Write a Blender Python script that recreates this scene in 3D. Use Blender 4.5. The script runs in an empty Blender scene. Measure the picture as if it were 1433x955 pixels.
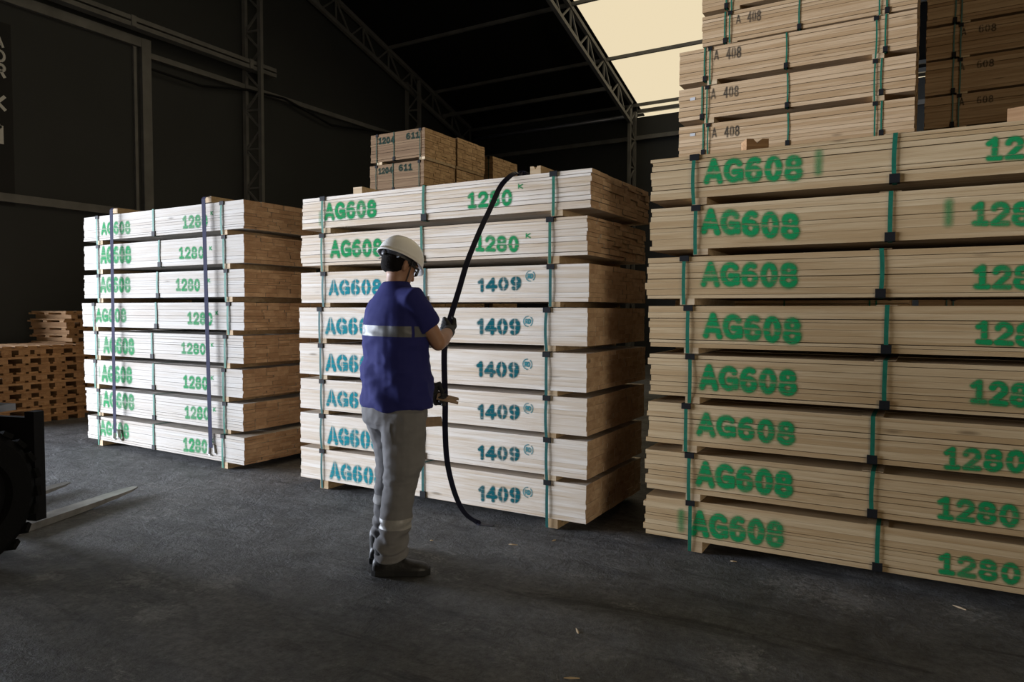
import bpy, bmesh, math, random
import numpy as np
from mathutils import Vector, Matrix, noise

# ------------------------------------------------------------------ camera, sky, light, exposure
scene = bpy.context.scene
COL = scene.collection
CAM_YAW, CAM_PITCH, CAM_ROLL, CAM_H, F_PX = 0.531744, 0.0431856, 0.00319969, 1.378143, 990.559
cam_data = bpy.data.cameras.new('camera')
cam_data.sensor_fit = 'HORIZONTAL'
cam_data.sensor_width = 36.0
cam_data.lens = F_PX / 1433 * 36.0
cam_data.clip_end = 200
camera = bpy.data.objects.new('camera', cam_data)
COL.objects.link(camera)
_fw = Vector((-math.sin(CAM_YAW) * math.cos(CAM_PITCH), math.cos(CAM_YAW) * math.cos(CAM_PITCH), -math.sin(CAM_PITCH)))
_r = Vector((math.cos(CAM_YAW), math.sin(CAM_YAW), 0))
_u = _r.cross(_fw)
_r2 = _r * math.cos(CAM_ROLL) + _u * math.sin(CAM_ROLL)
_u2 = -_r * math.sin(CAM_ROLL) + _u * math.cos(CAM_ROLL)
_m = Matrix((_r2, _u2, -_fw)).transposed().to_4x4()
_m.translation = Vector((0, 0, CAM_H))
camera.matrix_world = _m
scene.camera = camera

scene.view_settings.view_transform = 'Standard'
scene.view_settings.look = 'None'
scene.view_settings.gamma = 1.0
scene.view_settings.use_curve_mapping = False
scene.view_settings.exposure = 0.0

SKY_COLOUR = (1.0, 0.86, 0.60)
SKY_STRENGTH = 0.90
DOOR_WATTS = 13000.0
DOOR_COLOUR = (0.79, 0.86, 1.0)
DOOR_Y0, DOOR_Y1, DOOR_H = -2.7, 2.9, 4.0     # the open gateway in the left gable wall that lets the daylight in
GATE2_WATTS = 350.0
GATE2_COLOUR = (1.0, 0.86, 0.66)
GATE2_Y, GATE2_W, GATE2_H = -3.2, 4.4, 3.6     # unseen second gateway, added in the right gable wall for warm fill light

world = bpy.data.worlds.new('sky')
scene.world = world
world.use_nodes = True
_bg = world.node_tree.nodes['Background']
_bg.inputs[0].default_value = (*SKY_COLOUR, 1)
_bg.inputs[1].default_value = SKY_STRENGTH

def daylight(name, loc, sx, sy, watts, col, rows):
    ld = bpy.data.lights.new(name, 'AREA'); ld.shape = 'RECTANGLE'
    ld.size, ld.size_y, ld.energy, ld.color = sx, sy, watts, col
    o = bpy.data.objects.new(name, ld); COL.objects.link(o)
    o.location = loc; o.rotation_euler = Matrix(rows).to_euler()
_d = Vector((0.90, 0.43, 0.0)).normalized()    # the bright yard outside, seen through the gateway
_x = Vector((-_d.y, _d.x, 0))
daylight('gateway_daylight', (-19.0, -4.0, 2.2), 14.0, 4.0, DOOR_WATTS, DOOR_COLOUR, Matrix((_x, Vector((0, 0, -1)), -_d)).transposed())
daylight('added_gateway_fill', (9.5, GATE2_Y, GATE2_H / 2 + 0.1), GATE2_W, GATE2_H, GATE2_WATTS, GATE2_COLOUR, ((0, 0, 1), (1, 0, 0), (0, 1, 0)))  # warm fill lamp behind the added gateway

# ------------------------------------------------------------------ helpers
def nodes_of(m):
    m.use_nodes = True
    nt = m.node_tree
    return nt, nt.nodes, nt.links, nt.nodes['Principled BSDF']

def mat(name, col, rough=0.7, metal=0.0, spec=0.5, bump=0.0, bscale=40.0, var=0.0, vscale=6.0):
    m = bpy.data.materials.new(name)
    nt, N, L, b = nodes_of(m)
    b.inputs['Base Color'].default_value = (*col, 1)
    b.inputs['Roughness'].default_value = rough
    b.inputs['Metallic'].default_value = metal
    b.inputs['Specular IOR Level'].default_value = spec
    tc = N.new('ShaderNodeTexCoord')
    if var > 0:
        n = N.new('ShaderNodeTexNoise'); n.inputs['Scale'].default_value = vscale; n.inputs['Detail'].default_value = 6
        L.new(tc.outputs['Object'], n.inputs['Vector'])
        r = N.new('ShaderNodeValToRGB')
        r.color_ramp.elements[0].position = 0.3; r.color_ramp.elements[1].position = 0.7
        r.color_ramp.elements[0].color = (*[c * (1 - var) for c in col], 1)
        r.color_ramp.elements[1].color = (*[min(1, c * (1 + var)) for c in col], 1)
        L.new(n.outputs['Fac'], r.inputs['Fac']); L.new(r.outputs['Color'], b.inputs['Base Color'])
    if bump > 0:
        n2 = N.new('ShaderNodeTexNoise'); n2.inputs['Scale'].default_value = bscale; n2.inputs['Detail'].default_value = 4
        L.new(tc.outputs['Object'], n2.inputs['Vector'])
        bp = N.new('ShaderNodeBump'); bp.inputs['Strength'].default_value = bump; bp.inputs['Distance'].default_value = 0.01
        L.new(n2.outputs['Fac'], bp.inputs['Height']); L.new(bp.outputs['Normal'], b.inputs['Normal'])
    return m

def wood_mat(name, light, dark, end=False, contrast=1.0):
    """sawn pine: streaks along the board (object x), one tone per board from the 'tint' attribute, a few knots"""
    m = bpy.data.materials.new(name)
    nt, N, L, b = nodes_of(m)
    b.inputs['Roughness'].default_value = 0.75
    b.inputs['Specular IOR Level'].default_value = 0.2
    tc = N.new('ShaderNodeTexCoord')
    at = N.new('ShaderNodeAttribute'); at.attribute_name = 'tint'
    off = N.new('ShaderNodeVectorMath'); off.operation = 'MULTIPLY_ADD'
    off.inputs[1].default_value = (37.0, 11.0, 0.0)
    L.new(at.outputs['Color'], off.inputs[0]); L.new(tc.outputs['Object'], off.inputs[2])
    def grain(sx, sy, sz, detail, dist):
        mp = N.new('ShaderNodeMapping'); mp.inputs['Scale'].default_value = (sx, sy, sz)
        L.new(off.outputs[0], mp.inputs['Vector'])
        n = N.new('ShaderNodeTexNoise'); n.inputs['Scale'].default_value = 1.0
        n.inputs['Detail'].default_value = detail; n.inputs['Distortion'].default_value = dist
        L.new(mp.outputs[0], n.inputs['Vector'])
        return n
    if end:
        g1 = grain(30, 14, 14, 4, 0.3); g2 = grain(90, 60, 160, 3, 0.0)
    else:
        g1 = grain(1.6, 22, 40, 5, 0.7); g2 = grain(6.0, 90, 190, 3, 0.2)
    mix = N.new('ShaderNodeMath'); mix.operation = 'MULTIPLY_ADD'; mix.inputs[1].default_value = 0.35
    L.new(g2.outputs['Fac'], mix.inputs[0]); L.new(g1.outputs['Fac'], mix.inputs[2])
    tm = N.new('ShaderNodeMath'); tm.operation = 'MULTIPLY_ADD'; tm.inputs[1].default_value = 0.34 * contrast
    L.new(at.outputs['Fac'], tm.inputs[0]); L.new(mix.outputs[0], tm.inputs[2])
    r = N.new('ShaderNodeValToRGB')
    r.color_ramp.elements[0].position = 0.55; r.color_ramp.elements[0].color = (*light, 1)
    r.color_ramp.elements[1].position = 1.15 if contrast < 0.8 else 1.05; r.color_ramp.elements[1].color = (*dark, 1)
    r.color_ramp.elements[1].position = min(1.0, r.color_ramp.elements[1].position)
    L.new(tm.outputs[0], r.inputs['Fac'])
    out = r.outputs['Color']
    vm = N.new('ShaderNodeMapping'); vm.inputs['Scale'].default_value = (2.6, 7.0, 11.0) if not end else (5, 5, 9)
    L.new(off.outputs[0], vm.inputs['Vector'])
    v = N.new('ShaderNodeTexVoronoi'); v.inputs['Scale'].default_value = 1.0
    L.new(vm.outputs[0], v.inputs['Vector'])
    sep = N.new('ShaderNodeSeparateColor'); L.new(v.outputs['Color'], sep.inputs[0])
    thr = N.new('ShaderNodeMath'); thr.operation = 'GREATER_THAN'; thr.inputs[1].default_value = 0.72 if not end else 0.8
    L.new(sep.outputs[0], thr.inputs[0])
    sm = N.new('ShaderNodeMapRange'); sm.inputs['From Min'].default_value = 0.05; sm.inputs['From Max'].default_value = 0.15
    sm.inputs['To Min'].default_value = 0.75; sm.inputs['To Max'].default_value = 0.0
    L.new(v.outputs['Distance'], sm.inputs['Value'])
    kn = N.new('ShaderNodeMath'); kn.operation = 'MULTIPLY'; L.new(thr.outputs[0], kn.inputs[0]); L.new(sm.outputs[0], kn.inputs[1])
    mx = N.new('ShaderNodeMixRGB'); mx.inputs[2].default_value = (*[c * 0.42 for c in dark], 1)
    L.new(kn.outputs[0], mx.inputs[0]); L.new(out, mx.inputs[1])
    L.new(mx.outputs[0], b.inputs['Base Color'])
    bp = N.new('ShaderNodeBump'); bp.inputs['Strength'].default_value = 0.25; bp.inputs['Distance'].default_value = 0.004
    L.new(g2.outputs['Fac'], bp.inputs['Height']); L.new(bp.outputs['Normal'], b.inputs['Normal'])
    return m

def paint_mat(name, col):
    """sprayed stencil paint: the coat's thickness comes with the mesh (attribute 'coat')"""
    m = bpy.data.materials.new(name)
    nt, N, L, b = nodes_of(m)
    b.inputs['Base Color'].default_value = (*col, 1)
    b.inputs['Roughness'].default_value = 0.95; b.inputs['Specular IOR Level'].default_value = 0.08
    at = N.new('ShaderNodeAttribute'); at.attribute_name = 'coat'
    tc = N.new('ShaderNodeTexCoord')
    n = N.new('ShaderNodeTexNoise'); n.inputs['Scale'].default_value = 160; n.inputs['Detail'].default_value = 3
    L.new(tc.outputs['Object'], n.inputs['Vector'])
    mr = N.new('ShaderNodeMapRange'); mr.inputs['From Min'].default_value = 0.3; mr.inputs['From Max'].default_value = 0.7
    mr.inputs['To Min'].default_value = 0.84; mr.inputs['To Max'].default_value = 1.15
    L.new(n.outputs['Fac'], mr.inputs['Value'])
    mu = N.new('ShaderNodeMath'); mu.operation = 'MULTIPLY'; mu.use_clamp = True
    L.new(at.outputs['Fac'], mu.inputs[0]); L.new(mr.outputs[0], mu.inputs[1])
    L.new(mu.outputs[0], b.inputs['Alpha'])
    return m

class MB:
    """collects shapes into one mesh"""
    def __init__(s): s.v = []; s.f = []; s.mi = []; s.t = []
    def add(s, vs, fs, mi=0, tint=0.5):
        o = len(s.v)
        s.v += [tuple(q) for q in vs]; s.t += [tint] * len(vs)
        s.f += [tuple(o + i for i in f) for f in fs]; s.mi += [mi] * len(fs) if isinstance(mi, int) else mi
        return s
    def box(s, a, b, mi=0, tint=0.5, xend=None):
        (x0, y0, z0), (x1, y1, z1) = a, b
        vs = [(x0, y0, z0), (x1, y0, z0), (x1, y1, z0), (x0, y1, z0), (x0, y0, z1), (x1, y0, z1), (x1, y1, z1), (x0, y1, z1)]
        fs = [(0, 3, 2, 1), (4, 5, 6, 7), (0, 1, 5, 4), (2, 3, 7, 6), (1, 2, 6, 5), (3, 0, 4, 7)]
        return s.add(vs, fs, [mi] * 4 + [xend if xend is not None else mi] * 2, tint)
    def beam(s, p, q, w, h=None, up=(0, 0, 1), mi=0, tint=0.5):
        """rectangular bar from p to q, w wide and h deep"""
        h = w if h is None else h
        p, q = Vector(p), Vector(q); d = (q - p).normalized(); up = Vector(up)
        if abs(d.dot(up)) > 0.98: up = Vector((1, 0, 0))
        sx = d.cross(up).normalized() * w / 2; sy = sx.cross(d).normalized() * h / 2
        vs = []
        for e in (p, q): vs += [e - sx - sy, e + sx - sy, e + sx + sy, e - sx + sy]
        return s.add(vs, [(0, 1, 2, 3), (7, 6, 5, 4), (0, 4, 5, 1), (1, 5, 6, 2), (2, 6, 7, 3), (3, 7, 4, 0)], mi, tint)
    def loft(s, rings, closed=True, cap=True, mi=0):
        n = len(rings[0]); vs = [q for r in rings for q in r]; fs = []
        for i in range(len(rings) - 1):
            for j in range(n if closed else n - 1):
                k = (j + 1) % n
                fs.append((i * n + j, i * n + k, (i + 1) * n + k, (i + 1) * n + j))
        if cap:
            fs.append(tuple(reversed(range(n)))); fs.append(tuple((len(rings) - 1) * n + j for j in range(n)))
        return s.add(vs, fs, mi)
    def tube(s, pts, radii, n=12, mi=0, round_ends=True, flat=None):
        """limb along pts; flat=(axis, k) squashes the section k times along the axis"""
        P = [Vector(p) for p in pts]; R = list(radii) if hasattr(radii, '__len__') else [radii] * len(P)
        if round_ends:
            d0 = (P[0] - P[1]).normalized(); d1 = (P[-1] - P[-2]).normalized()
            pre = [(P[0] + d0 * R[0] * math.sin(a), R[0] * math.cos(a)) for a in (1.35, 0.95, 0.5)]
            post = [(P[-1] + d1 * R[-1] * math.sin(a), R[-1] * math.cos(a)) for a in (0.5, 0.95, 1.35)]
            P = [q for q, _ in pre] + P + [q for q, _ in post]; R = [q for _, q in pre] + R + [q for _, q in post]
        rings = []; ref = None
        for i, p in enumerate(P):
            d = (P[min(i + 1, len(P) - 1)] - P[max(i - 1, 0)]).normalized()
            if ref is None:
                ref = Vector((0, 0, 1)) if abs(d.z) < 0.9 else Vector((1, 0, 0))
            a = (ref - d * ref.dot(d)).normalized(); c = d.cross(a); ref = a
            ring = []
            for j in range(n):
                o = (a * math.cos(2 * math.pi * j / n) + c * math.sin(2 * math.pi * j / n)) * R[i]
                if flat:
                    ax = Vector(flat[0]).normalized(); o = o - ax * o.dot(ax) * (1 - flat[1])
                ring.append(p + o)
            rings.append(ring)
        return s.loft(rings, mi=mi)
    def ellipsoid(s, c, r, rot=None, n=16, m=10, mi=0):
        rings = []; c = Vector(c)
        for i in range(1, m):
            ph = -math.pi / 2 + math.pi * i / m
            ring = []
            for j in range(n):
                th = 2 * math.pi * j / n
                q = Vector((r[0] * math.cos(ph) * math.cos(th), r[1] * math.cos(ph) * math.sin(th), r[2] * math.sin(ph)))
                if rot: q = rot @ q
                ring.append(c + q)
            rings.append(ring)
        return s.loft(rings, mi=mi)
    def mesh(s, name):
        me = bpy.data.meshes.new(name); me.from_pydata(s.v, [], s.f); me.update()
        return me
    def build(s, name, mats, parent=None, smooth=False, tint=False, loc=None):
        me = s.mesh(name)
        for m in (mats if isinstance(mats, (list, tuple)) else [mats]): me.materials.append(m)
        if len(me.materials) > 1: me.polygons.foreach_set('material_index', s.mi)
        if smooth: me.polygons.foreach_set('use_smooth', [True] * len(me.polygons))
        if tint:
            a = me.attributes.new('tint', 'FLOAT', 'POINT'); a.data.foreach_set('value', s.t)
        return link(name, me, parent, loc)

def link(name, me, parent=None, loc=None):
    o = bpy.data.objects.new(name, me); COL.objects.link(o)
    if parent: o.parent = parent
    if loc is not None: o.location = loc
    return o

def tag(o, label=None, cat=None, group=None, kind=None):
    if label: o['label'] = label
    if cat: o['category'] = cat
    if group: o['group'] = group
    if kind: o['kind'] = kind
    return o

def thing(name, label, cat, loc=(0, 0, 0), rz=0.0, group=None):
    o = link(name, None); o.location = loc; o.rotation_euler = (0, 0, rz)
    return tag(o, label, cat, group)

def struct(o): o['kind'] = 'structure'; return o

def copy_tree(o, parent=None):
    c = o.copy(); COL.objects.link(c)
    if parent: c.parent = parent
    for ch in list(o.children): copy_tree(ch, c)
    return c

def refine(mb, voxel, iters=4, fac=0.5):
    """fuse overlapping closed shapes into one continuous skin"""
    tmp = bpy.data.objects.new('tmp', mb.mesh('tmp')); COL.objects.link(tmp)
    r = tmp.modifiers.new('r', 'REMESH'); r.mode = 'VOXEL'; r.voxel_size = voxel; r.adaptivity = 0
    s = tmp.modifiers.new('s', 'SMOOTH'); s.factor = fac; s.iterations = iters
    dg = bpy.context.evaluated_depsgraph_get(); dg.update()
    me = bpy.data.meshes.new_from_object(tmp.evaluated_get(dg))
    old = tmp.data; bpy.data.objects.remove(tmp); bpy.data.meshes.remove(old)
    me.polygons.foreach_set('use_smooth', [True] * len(me.polygons))
    return me

def displace(me, fn):
    n = len(me.vertices)
    co = np.empty(n * 3); me.vertices.foreach_get('co', co); co = co.reshape(-1, 3)
    no = np.empty(n * 3); me.vertices.foreach_get('normal', no); no = no.reshape(-1, 3)
    d = np.array([fn(Vector(c), Vector(k)) for c, k in zip(co, no)])
    co += no * d[:, None]
    me.vertices.foreach_set('co', co.ravel()); me.update()

def slice_band(me, p0, n0, p1, n1, grow):
    """the strip of a surface between two planes, lifted off it by grow"""
    bm = bmesh.new(); bm.from_mesh(me)
    for p, n in ((p0, n0), (p1, n1)):
        bmesh.ops.bisect_plane(bm, geom=bm.verts[:] + bm.edges[:] + bm.faces[:], plane_co=p, plane_no=n, clear_outer=True)
    bm.normal_update()
    for v in bm.verts: v.co += v.normal * grow
    out = bpy.data.meshes.new('band'); bm.to_mesh(out); bm.free()
    out.polygons.foreach_set('use_smooth', [True] * len(out.polygons))
    return out

ORD = ['topmost', 'second', 'third', 'fourth', 'fifth', 'sixth', 'seventh', 'eighth', 'ninth', 'tenth', 'eleventh', 'twelfth', 'thirteenth', 'fourteenth']

# ------------------------------------------------------------------ materials
WALL = mat('dark_sheeting', (0.020, 0.022, 0.022), 0.75, var=0.15, vscale=0.8)
ROOF = mat('dark_roof_sheeting', (0.012, 0.012, 0.012), 0.9, spec=0.1)
STEEL = mat('painted_steel', (0.125, 0.123, 0.116), 0.55, spec=0.3, var=0.2, vscale=3)
DARKSTEEL = mat('dark_painted_steel', (0.05, 0.05, 0.048), 0.6, spec=0.25)
PIPE = mat('galvanised_gutter', (0.25, 0.27, 0.33), 0.35, metal=0.6)
GREEN = mat('green_strap_plastic', (0.008, 0.125, 0.075), 0.6, spec=0.25, var=0.15, vscale=60)
TEAL = mat('teal_strap_plastic', (0.006, 0.088, 0.078), 0.6, spec=0.25, var=0.15, vscale=60)
GREY_STRAP = mat('grey_green_strap_plastic', (0.06, 0.13, 0.11), 0.45)
BLACKP = mat('black_plastic', (0.010, 0.010, 0.011), 0.7, spec=0.15)
PAINT_G = paint_mat('green_stencil_paint', (0.012, 0.26, 0.085))
PAINT_T = paint_mat('teal_stencil_paint', (0.010, 0.225, 0.265))
PAINT_D = paint_mat('dark_teal_stencil_paint', (0.005, 0.105, 0.125))
PAINT_K = paint_mat('black_stencil_paint', (0.03, 0.032, 0.03))
WOOD_A = [wood_mat('cool_lit_white_pine', (0.50, 0.475, 0.435), (0.40, 0.35, 0.29), contrast=0.7), wood_mat('white_pine_end', (0.46, 0.32, 0.20), (0.30, 0.19, 0.11), True)]  # stack hues, white through yellow, also carry the mixed light's cast
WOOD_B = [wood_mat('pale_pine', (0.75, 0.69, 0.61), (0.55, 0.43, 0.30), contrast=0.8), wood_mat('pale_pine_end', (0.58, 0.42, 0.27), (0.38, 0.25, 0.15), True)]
WOOD_C = [wood_mat('warm_lit_yellow_pine', (0.58, 0.445, 0.27), (0.42, 0.285, 0.145), contrast=0.9), wood_mat('yellow_pine_end', (0.42, 0.29, 0.17), (0.26, 0.16, 0.085), True)]  # yellower hue also carries the warm light on this stack
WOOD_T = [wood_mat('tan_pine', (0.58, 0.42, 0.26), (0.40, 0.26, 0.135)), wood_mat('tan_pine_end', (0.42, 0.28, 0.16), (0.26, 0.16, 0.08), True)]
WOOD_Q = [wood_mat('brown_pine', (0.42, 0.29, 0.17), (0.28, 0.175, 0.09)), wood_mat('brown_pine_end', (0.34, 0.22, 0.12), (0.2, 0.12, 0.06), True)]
WOOD_S = [wood_mat('russet_pine', (0.20, 0.125, 0.065), (0.135, 0.078, 0.038)), wood_mat('russet_pine_skylit_end', (0.68, 0.47, 0.27), (0.46, 0.30, 0.16), True)]  # ends much paler than fronts: skylight falling on them put into the colour
PALLET_W = wood_mat('pallet_wood', (0.44, 0.27, 0.14), (0.27, 0.15, 0.07))
BEARER_W = wood_mat('bearer_wood', (0.60, 0.47, 0.31), (0.42, 0.29, 0.16))
CHIP_W = wood_mat('chip_wood', (0.70, 0.60, 0.44), (0.55, 0.42, 0.27))

SCUFFS = [(-3.43, 2.10, 0.34), (-3.05, 2.28, 0.36), (-2.99, 1.89, 0.30), (-3.87, 1.86, 0.22), (-0.55, 3.74, 0.42), (-0.30, 3.67, 0.36), (0.20, 3.80, 0.32), (-0.60, 2.82, 0.30)]
def floor_mat():
    m = bpy.data.materials.new('worn_concrete')
    nt, N, L, b = nodes_of(m)
    tc = N.new('ShaderNodeTexCoord')
    def nz(scale, detail=6, rough=0.6, dist=0.0, mp=None):
        n = N.new('ShaderNodeTexNoise'); n.inputs['Scale'].default_value = scale; n.inputs['Detail'].default_value = detail
        n.inputs['Roughness'].default_value = rough; n.inputs['Distortion'].default_value = dist
        if mp:
            k = N.new('ShaderNodeMapping'); k.inputs['Scale'].default_value = mp; k.inputs['Rotation'].default_value = (0, 0, 0.35)
            L.new(tc.outputs['Object'], k.inputs['Vector']); L.new(k.outputs[0], n.inputs['Vector'])
        else: L.new(tc.outputs['Object'], n.inputs['Vector'])
        return n
    big = nz(0.9, 8, 0.65); mid = nz(5.0, 8, 0.7, 0.4); fine = nz(60, 4, 0.7)
    r = N.new('ShaderNodeValToRGB'); e = r.color_ramp.elements
    e[0].position = 0.38; e[0].color = (0.050, 0.0495, 0.049, 1); e[1].position = 0.62; e[1].color = (0.15, 0.149, 0.148, 1)
    a = N.new('ShaderNodeMath'); a.operation = 'MULTIPLY_ADD'; a.inputs[1].default_value = 0.5
    s = N.new('ShaderNodeMath'); s.operation = 'MULTIPLY'; s.inputs[1].default_value = 0.5
    L.new(big.outputs['Fac'], s.inputs[0]); L.new(mid.outputs['Fac'], a.inputs[0]); L.new(s.outputs[0], a.inputs[2])
    L.new(a.outputs[0], r.inputs['Fac'])
    # scraped pale patches
    sc = nz(1.3, 9, 0.75, 1.2, (1.0, 2.4, 1.0))
    sr = N.new('ShaderNodeMapRange'); sr.inputs['From Min'].default_value = 0.56; sr.inputs['From Max'].default_value = 0.68
    L.new(sc.outputs['Fac'], sr.inputs['Value'])
    fm = N.new('ShaderNodeMath'); fm.operation = 'MULTIPLY'
    fr = N.new('ShaderNodeMapRange'); fr.inputs['From Min'].default_value = 0.42; fr.inputs['From Max'].default_value = 0.62
    L.new(fine.outputs['Fac'], fr.inputs['Value']); L.new(sr.outputs[0], fm.inputs[0]); L.new(fr.outputs[0], fm.inputs[1])
    mx = N.new('ShaderNodeMixRGB'); mx.inputs[2].default_value = (0.32, 0.315, 0.30, 1)
    L.new(fm.outputs[0], mx.inputs[0]); L.new(r.outputs['Color'], mx.inputs[1])
    # dark oily stains and streaks
    st = nz(1.8, 7, 0.7, 0.8, (0.5, 2.6, 1.0))
    str_ = N.new('ShaderNodeMapRange'); str_.inputs['From Min'].default_value = 0.54; str_.inputs['From Max'].default_value = 0.66
    str_.inputs['To Max'].default_value = 0.75
    L.new(st.outputs['Fac'], str_.inputs['Value'])
    mx2 = N.new('ShaderNodeMixRGB'); mx2.inputs[2].default_value = (0.022, 0.021, 0.020, 1)
    L.new(str_.outputs[0], mx2.inputs[0]); L.new(mx.outputs[0], mx2.inputs[1])
    # scuffed spots where the skin of the slab has broken away
    last = mx2.outputs[0]
    pn = nz(22.0, 10, 0.85, 1.0)
    for px, py, pr in SCUFFS:
        dv = N.new('ShaderNodeVectorMath'); dv.operation = 'DISTANCE'; dv.inputs[1].default_value = (px, py, 0.0)
        L.new(tc.outputs['Object'], dv.inputs[0])
        dm = N.new('ShaderNodeMapRange'); dm.inputs['From Min'].default_value = 0.0; dm.inputs['From Max'].default_value = pr
        dm.inputs['To Min'].default_value = 0.30; dm.inputs['To Max'].default_value = 0.0
        L.new(dv.outputs['Value'], dm.inputs['Value'])
        sm = N.new('ShaderNodeMath'); sm.operation = 'ADD'; L.new(dm.outputs[0], sm.inputs[0]); L.new(pn.outputs['Fac'], sm.inputs[1])
        th = N.new('ShaderNodeMapRange'); th.inputs['From Min'].default_value = 0.68; th.inputs['From Max'].default_value = 0.78; th.inputs['To Max'].default_value = 0.55
        L.new(sm.outputs[0], th.inputs['Value'])
        ms = N.new('ShaderNodeMixRGB'); ms.inputs[2].default_value = (0.30, 0.295, 0.285, 1)
        L.new(th.outputs[0], ms.inputs[0]); L.new(last, ms.inputs[1]); last = ms.outputs[0]
    gr = nz(26, 8, 0.8); gm = N.new('ShaderNodeMapRange'); gm.inputs['From Min'].default_value = 0.36; gm.inputs['From Max'].default_value = 0.64
    gm.inputs['To Min'].default_value = 0.52; gm.inputs['To Max'].default_value = 1.25
    L.new(gr.outputs['Fac'], gm.inputs['Value'])
    gx = N.new('ShaderNodeMixRGB'); gx.blend_type = 'MULTIPLY'; gx.inputs[0].default_value = 1.0
    L.new(last, gx.inputs[1]); L.new(gm.outputs[0], gx.inputs[2])
    L.new(gx.outputs[0], b.inputs['Base Color'])
    b.inputs['Roughness'].default_value = 0.62; b.inputs['Specular IOR Level'].default_value = 0.35
    bp = N.new('ShaderNodeBump'); bp.inputs['Strength'].default_value = 0.9; bp.inputs['Distance'].default_value = 0.05
    ad = N.new('ShaderNodeMath'); ad.operation = 'MULTIPLY_ADD'; ad.inputs[1].default_value = 0.22
    L.new(fine.outputs['Fac'], ad.inputs[0]); L.new(mid.outputs['Fac'], ad.inputs[2])
    L.new(ad.outputs[0], bp.inputs['Height']); L.new(bp.outputs['Normal'], b.inputs['Normal'])
    return m
FLOOR = floor_mat()

def skylight_mat():
    m = bpy.data.materials.new('cream_translucent_sheet')
    m.use_nodes = True; nt = m.node_tree; N = nt.nodes; L = nt.links
    N.remove(N['Principled BSDF'])
    t = N.new('ShaderNodeBsdfTransparent'); t.inputs[0].default_value = (0.97, 0.96, 0.94, 1)
    L.new(t.outputs[0], N['Material Output'].inputs['Surface'])
    return m
SKYLIGHT = skylight_mat()

# ------------------------------------------------------------------ the shed
WX, BY, EAVE, SLOPE, RIDGE_Y = -11.5, 17.25, 6.55, 0.31, 2.0
RX, FY = 9.0, -13.25
def roof_z(y): return EAVE + SLOPE * (BY - y) if y >= RIDGE_Y else EAVE + SLOPE * (BY - RIDGE_Y) - SLOPE * (RIDGE_Y - y)
RIDGE_Z = roof_z(RIDGE_Y)

struct(MB().box((WX - 1.5, FY - 0.3, -0.2), (RX + 0.3, BY + 0.3, 0.0)).build('floor', FLOOR))
# gable wall with the gateway (opening between G0 and G1)
G0, G1, GZ = DOOR_Y0, DOOR_Y1, DOOR_H
w = MB()
def prism(mb, poly, x0, x1):
    n = len(poly); vs = [(x0, y, z) for y, z in poly] + [(x1, y, z) for y, z in poly]
    mb.add(vs, [tuple(range(n)), tuple(reversed(range(n, 2 * n)))] + [(i, n + i, n + (i + 1) % n, (i + 1) % n) for i in range(n)])
prism(w, [(FY, 0), (G0, 0), (G0, roof_z(G0)), (FY, EAVE)], WX - 0.06, WX)
prism(w, [(G0, GZ), (G1, GZ), (G1, roof_z(G1)), (G0, roof_z(G0))], WX - 0.06, WX)
prism(w, [(G1, 0), (BY, 0), (BY, EAVE), (RIDGE_Y, RIDGE_Z), (G1, roof_z(G1))], WX - 0.06, WX)
struct(w.build('wall_left', WALL))
struct(MB().box((WX - 0.06, BY, 0), (-6.5, BY + 0.06, EAVE - 0.01)).box((-6.5, BY, 0), (RX, BY + 0.06, EAVE - 0.28)).build('wall_back', WALL))
struct(MB().box((WX - 0.06, FY - 0.06, 0), (RX, FY, EAVE)).build('wall_front', WALL))
H0, H1, HZ = GATE2_Y - GATE2_W / 2, GATE2_Y + GATE2_W / 2, GATE2_H + 0.3
w = MB()
prism(w, [(FY, 0), (H0, 0), (H0, roof_z(H0)), (FY, EAVE)], RX, RX + 0.06)
prism(w, [(H0, HZ), (H1, HZ), (H1, roof_z(H1)), (H0, roof_z(H0))], RX, RX + 0.06)
prism(w, [(H1, 0), (BY, 0), (BY, EAVE), (RIDGE_Y, RIDGE_Z), (H1, roof_z(H1))], RX, RX + 0.06)
struct(w.build('wall_right', WALL))
# roof sheets around the translucent bay
SX0, SX1, SY0 = -6.46, -1.4, 3.5
SX2, SX3 = 0.5, 5.0                  # unseen second translucent strip behind the shaded tower, added for more skylight
def roof_sheet(x0, x1, y0, y1, name, m, th=0.03):
    mb = MB(); a, b2 = roof_z(y0), roof_z(y1)
    vs = [(x0, y0, a), (x1, y0, a), (x1, y1, b2), (x0, y1, b2), (x0, y0, a + th), (x1, y0, a + th), (x1, y1, b2 + th), (x0, y1, b2 + th)]
    mb.add(vs, [(0, 3, 2, 1), (4, 5, 6, 7), (0, 1, 5, 4), (2, 3, 7, 6), (1, 2, 6, 5), (3, 0, 4, 7)])
    return mb
OV = BY + 0.45
rb = MB()
for (x0, x1, y0, y1) in ((WX, SX0, RIDGE_Y, OV), (SX1, SX2, RIDGE_Y, OV), (SX3, RX, RIDGE_Y, OV), (SX2, SX3, RIDGE_Y, SY0), (SX0, SX1, RIDGE_Y, SY0), (WX, RX, FY - 0.2, RIDGE_Y)):
    q = roof_sheet(x0, x1, y0, y1, '', None); rb.add(q.v, q.f)
struct(rb.build('ceiling', ROOF))
struct(roof_sheet(SX0, SX1, SY0, OV, '', None).build('window_1', SKYLIGHT))
struct(roof_sheet(SX2, SX3, SY0, OV, '', None).build('added_skylight', SKYLIGHT))  # added strip, out of sight, to brighten the stack ends

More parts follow.
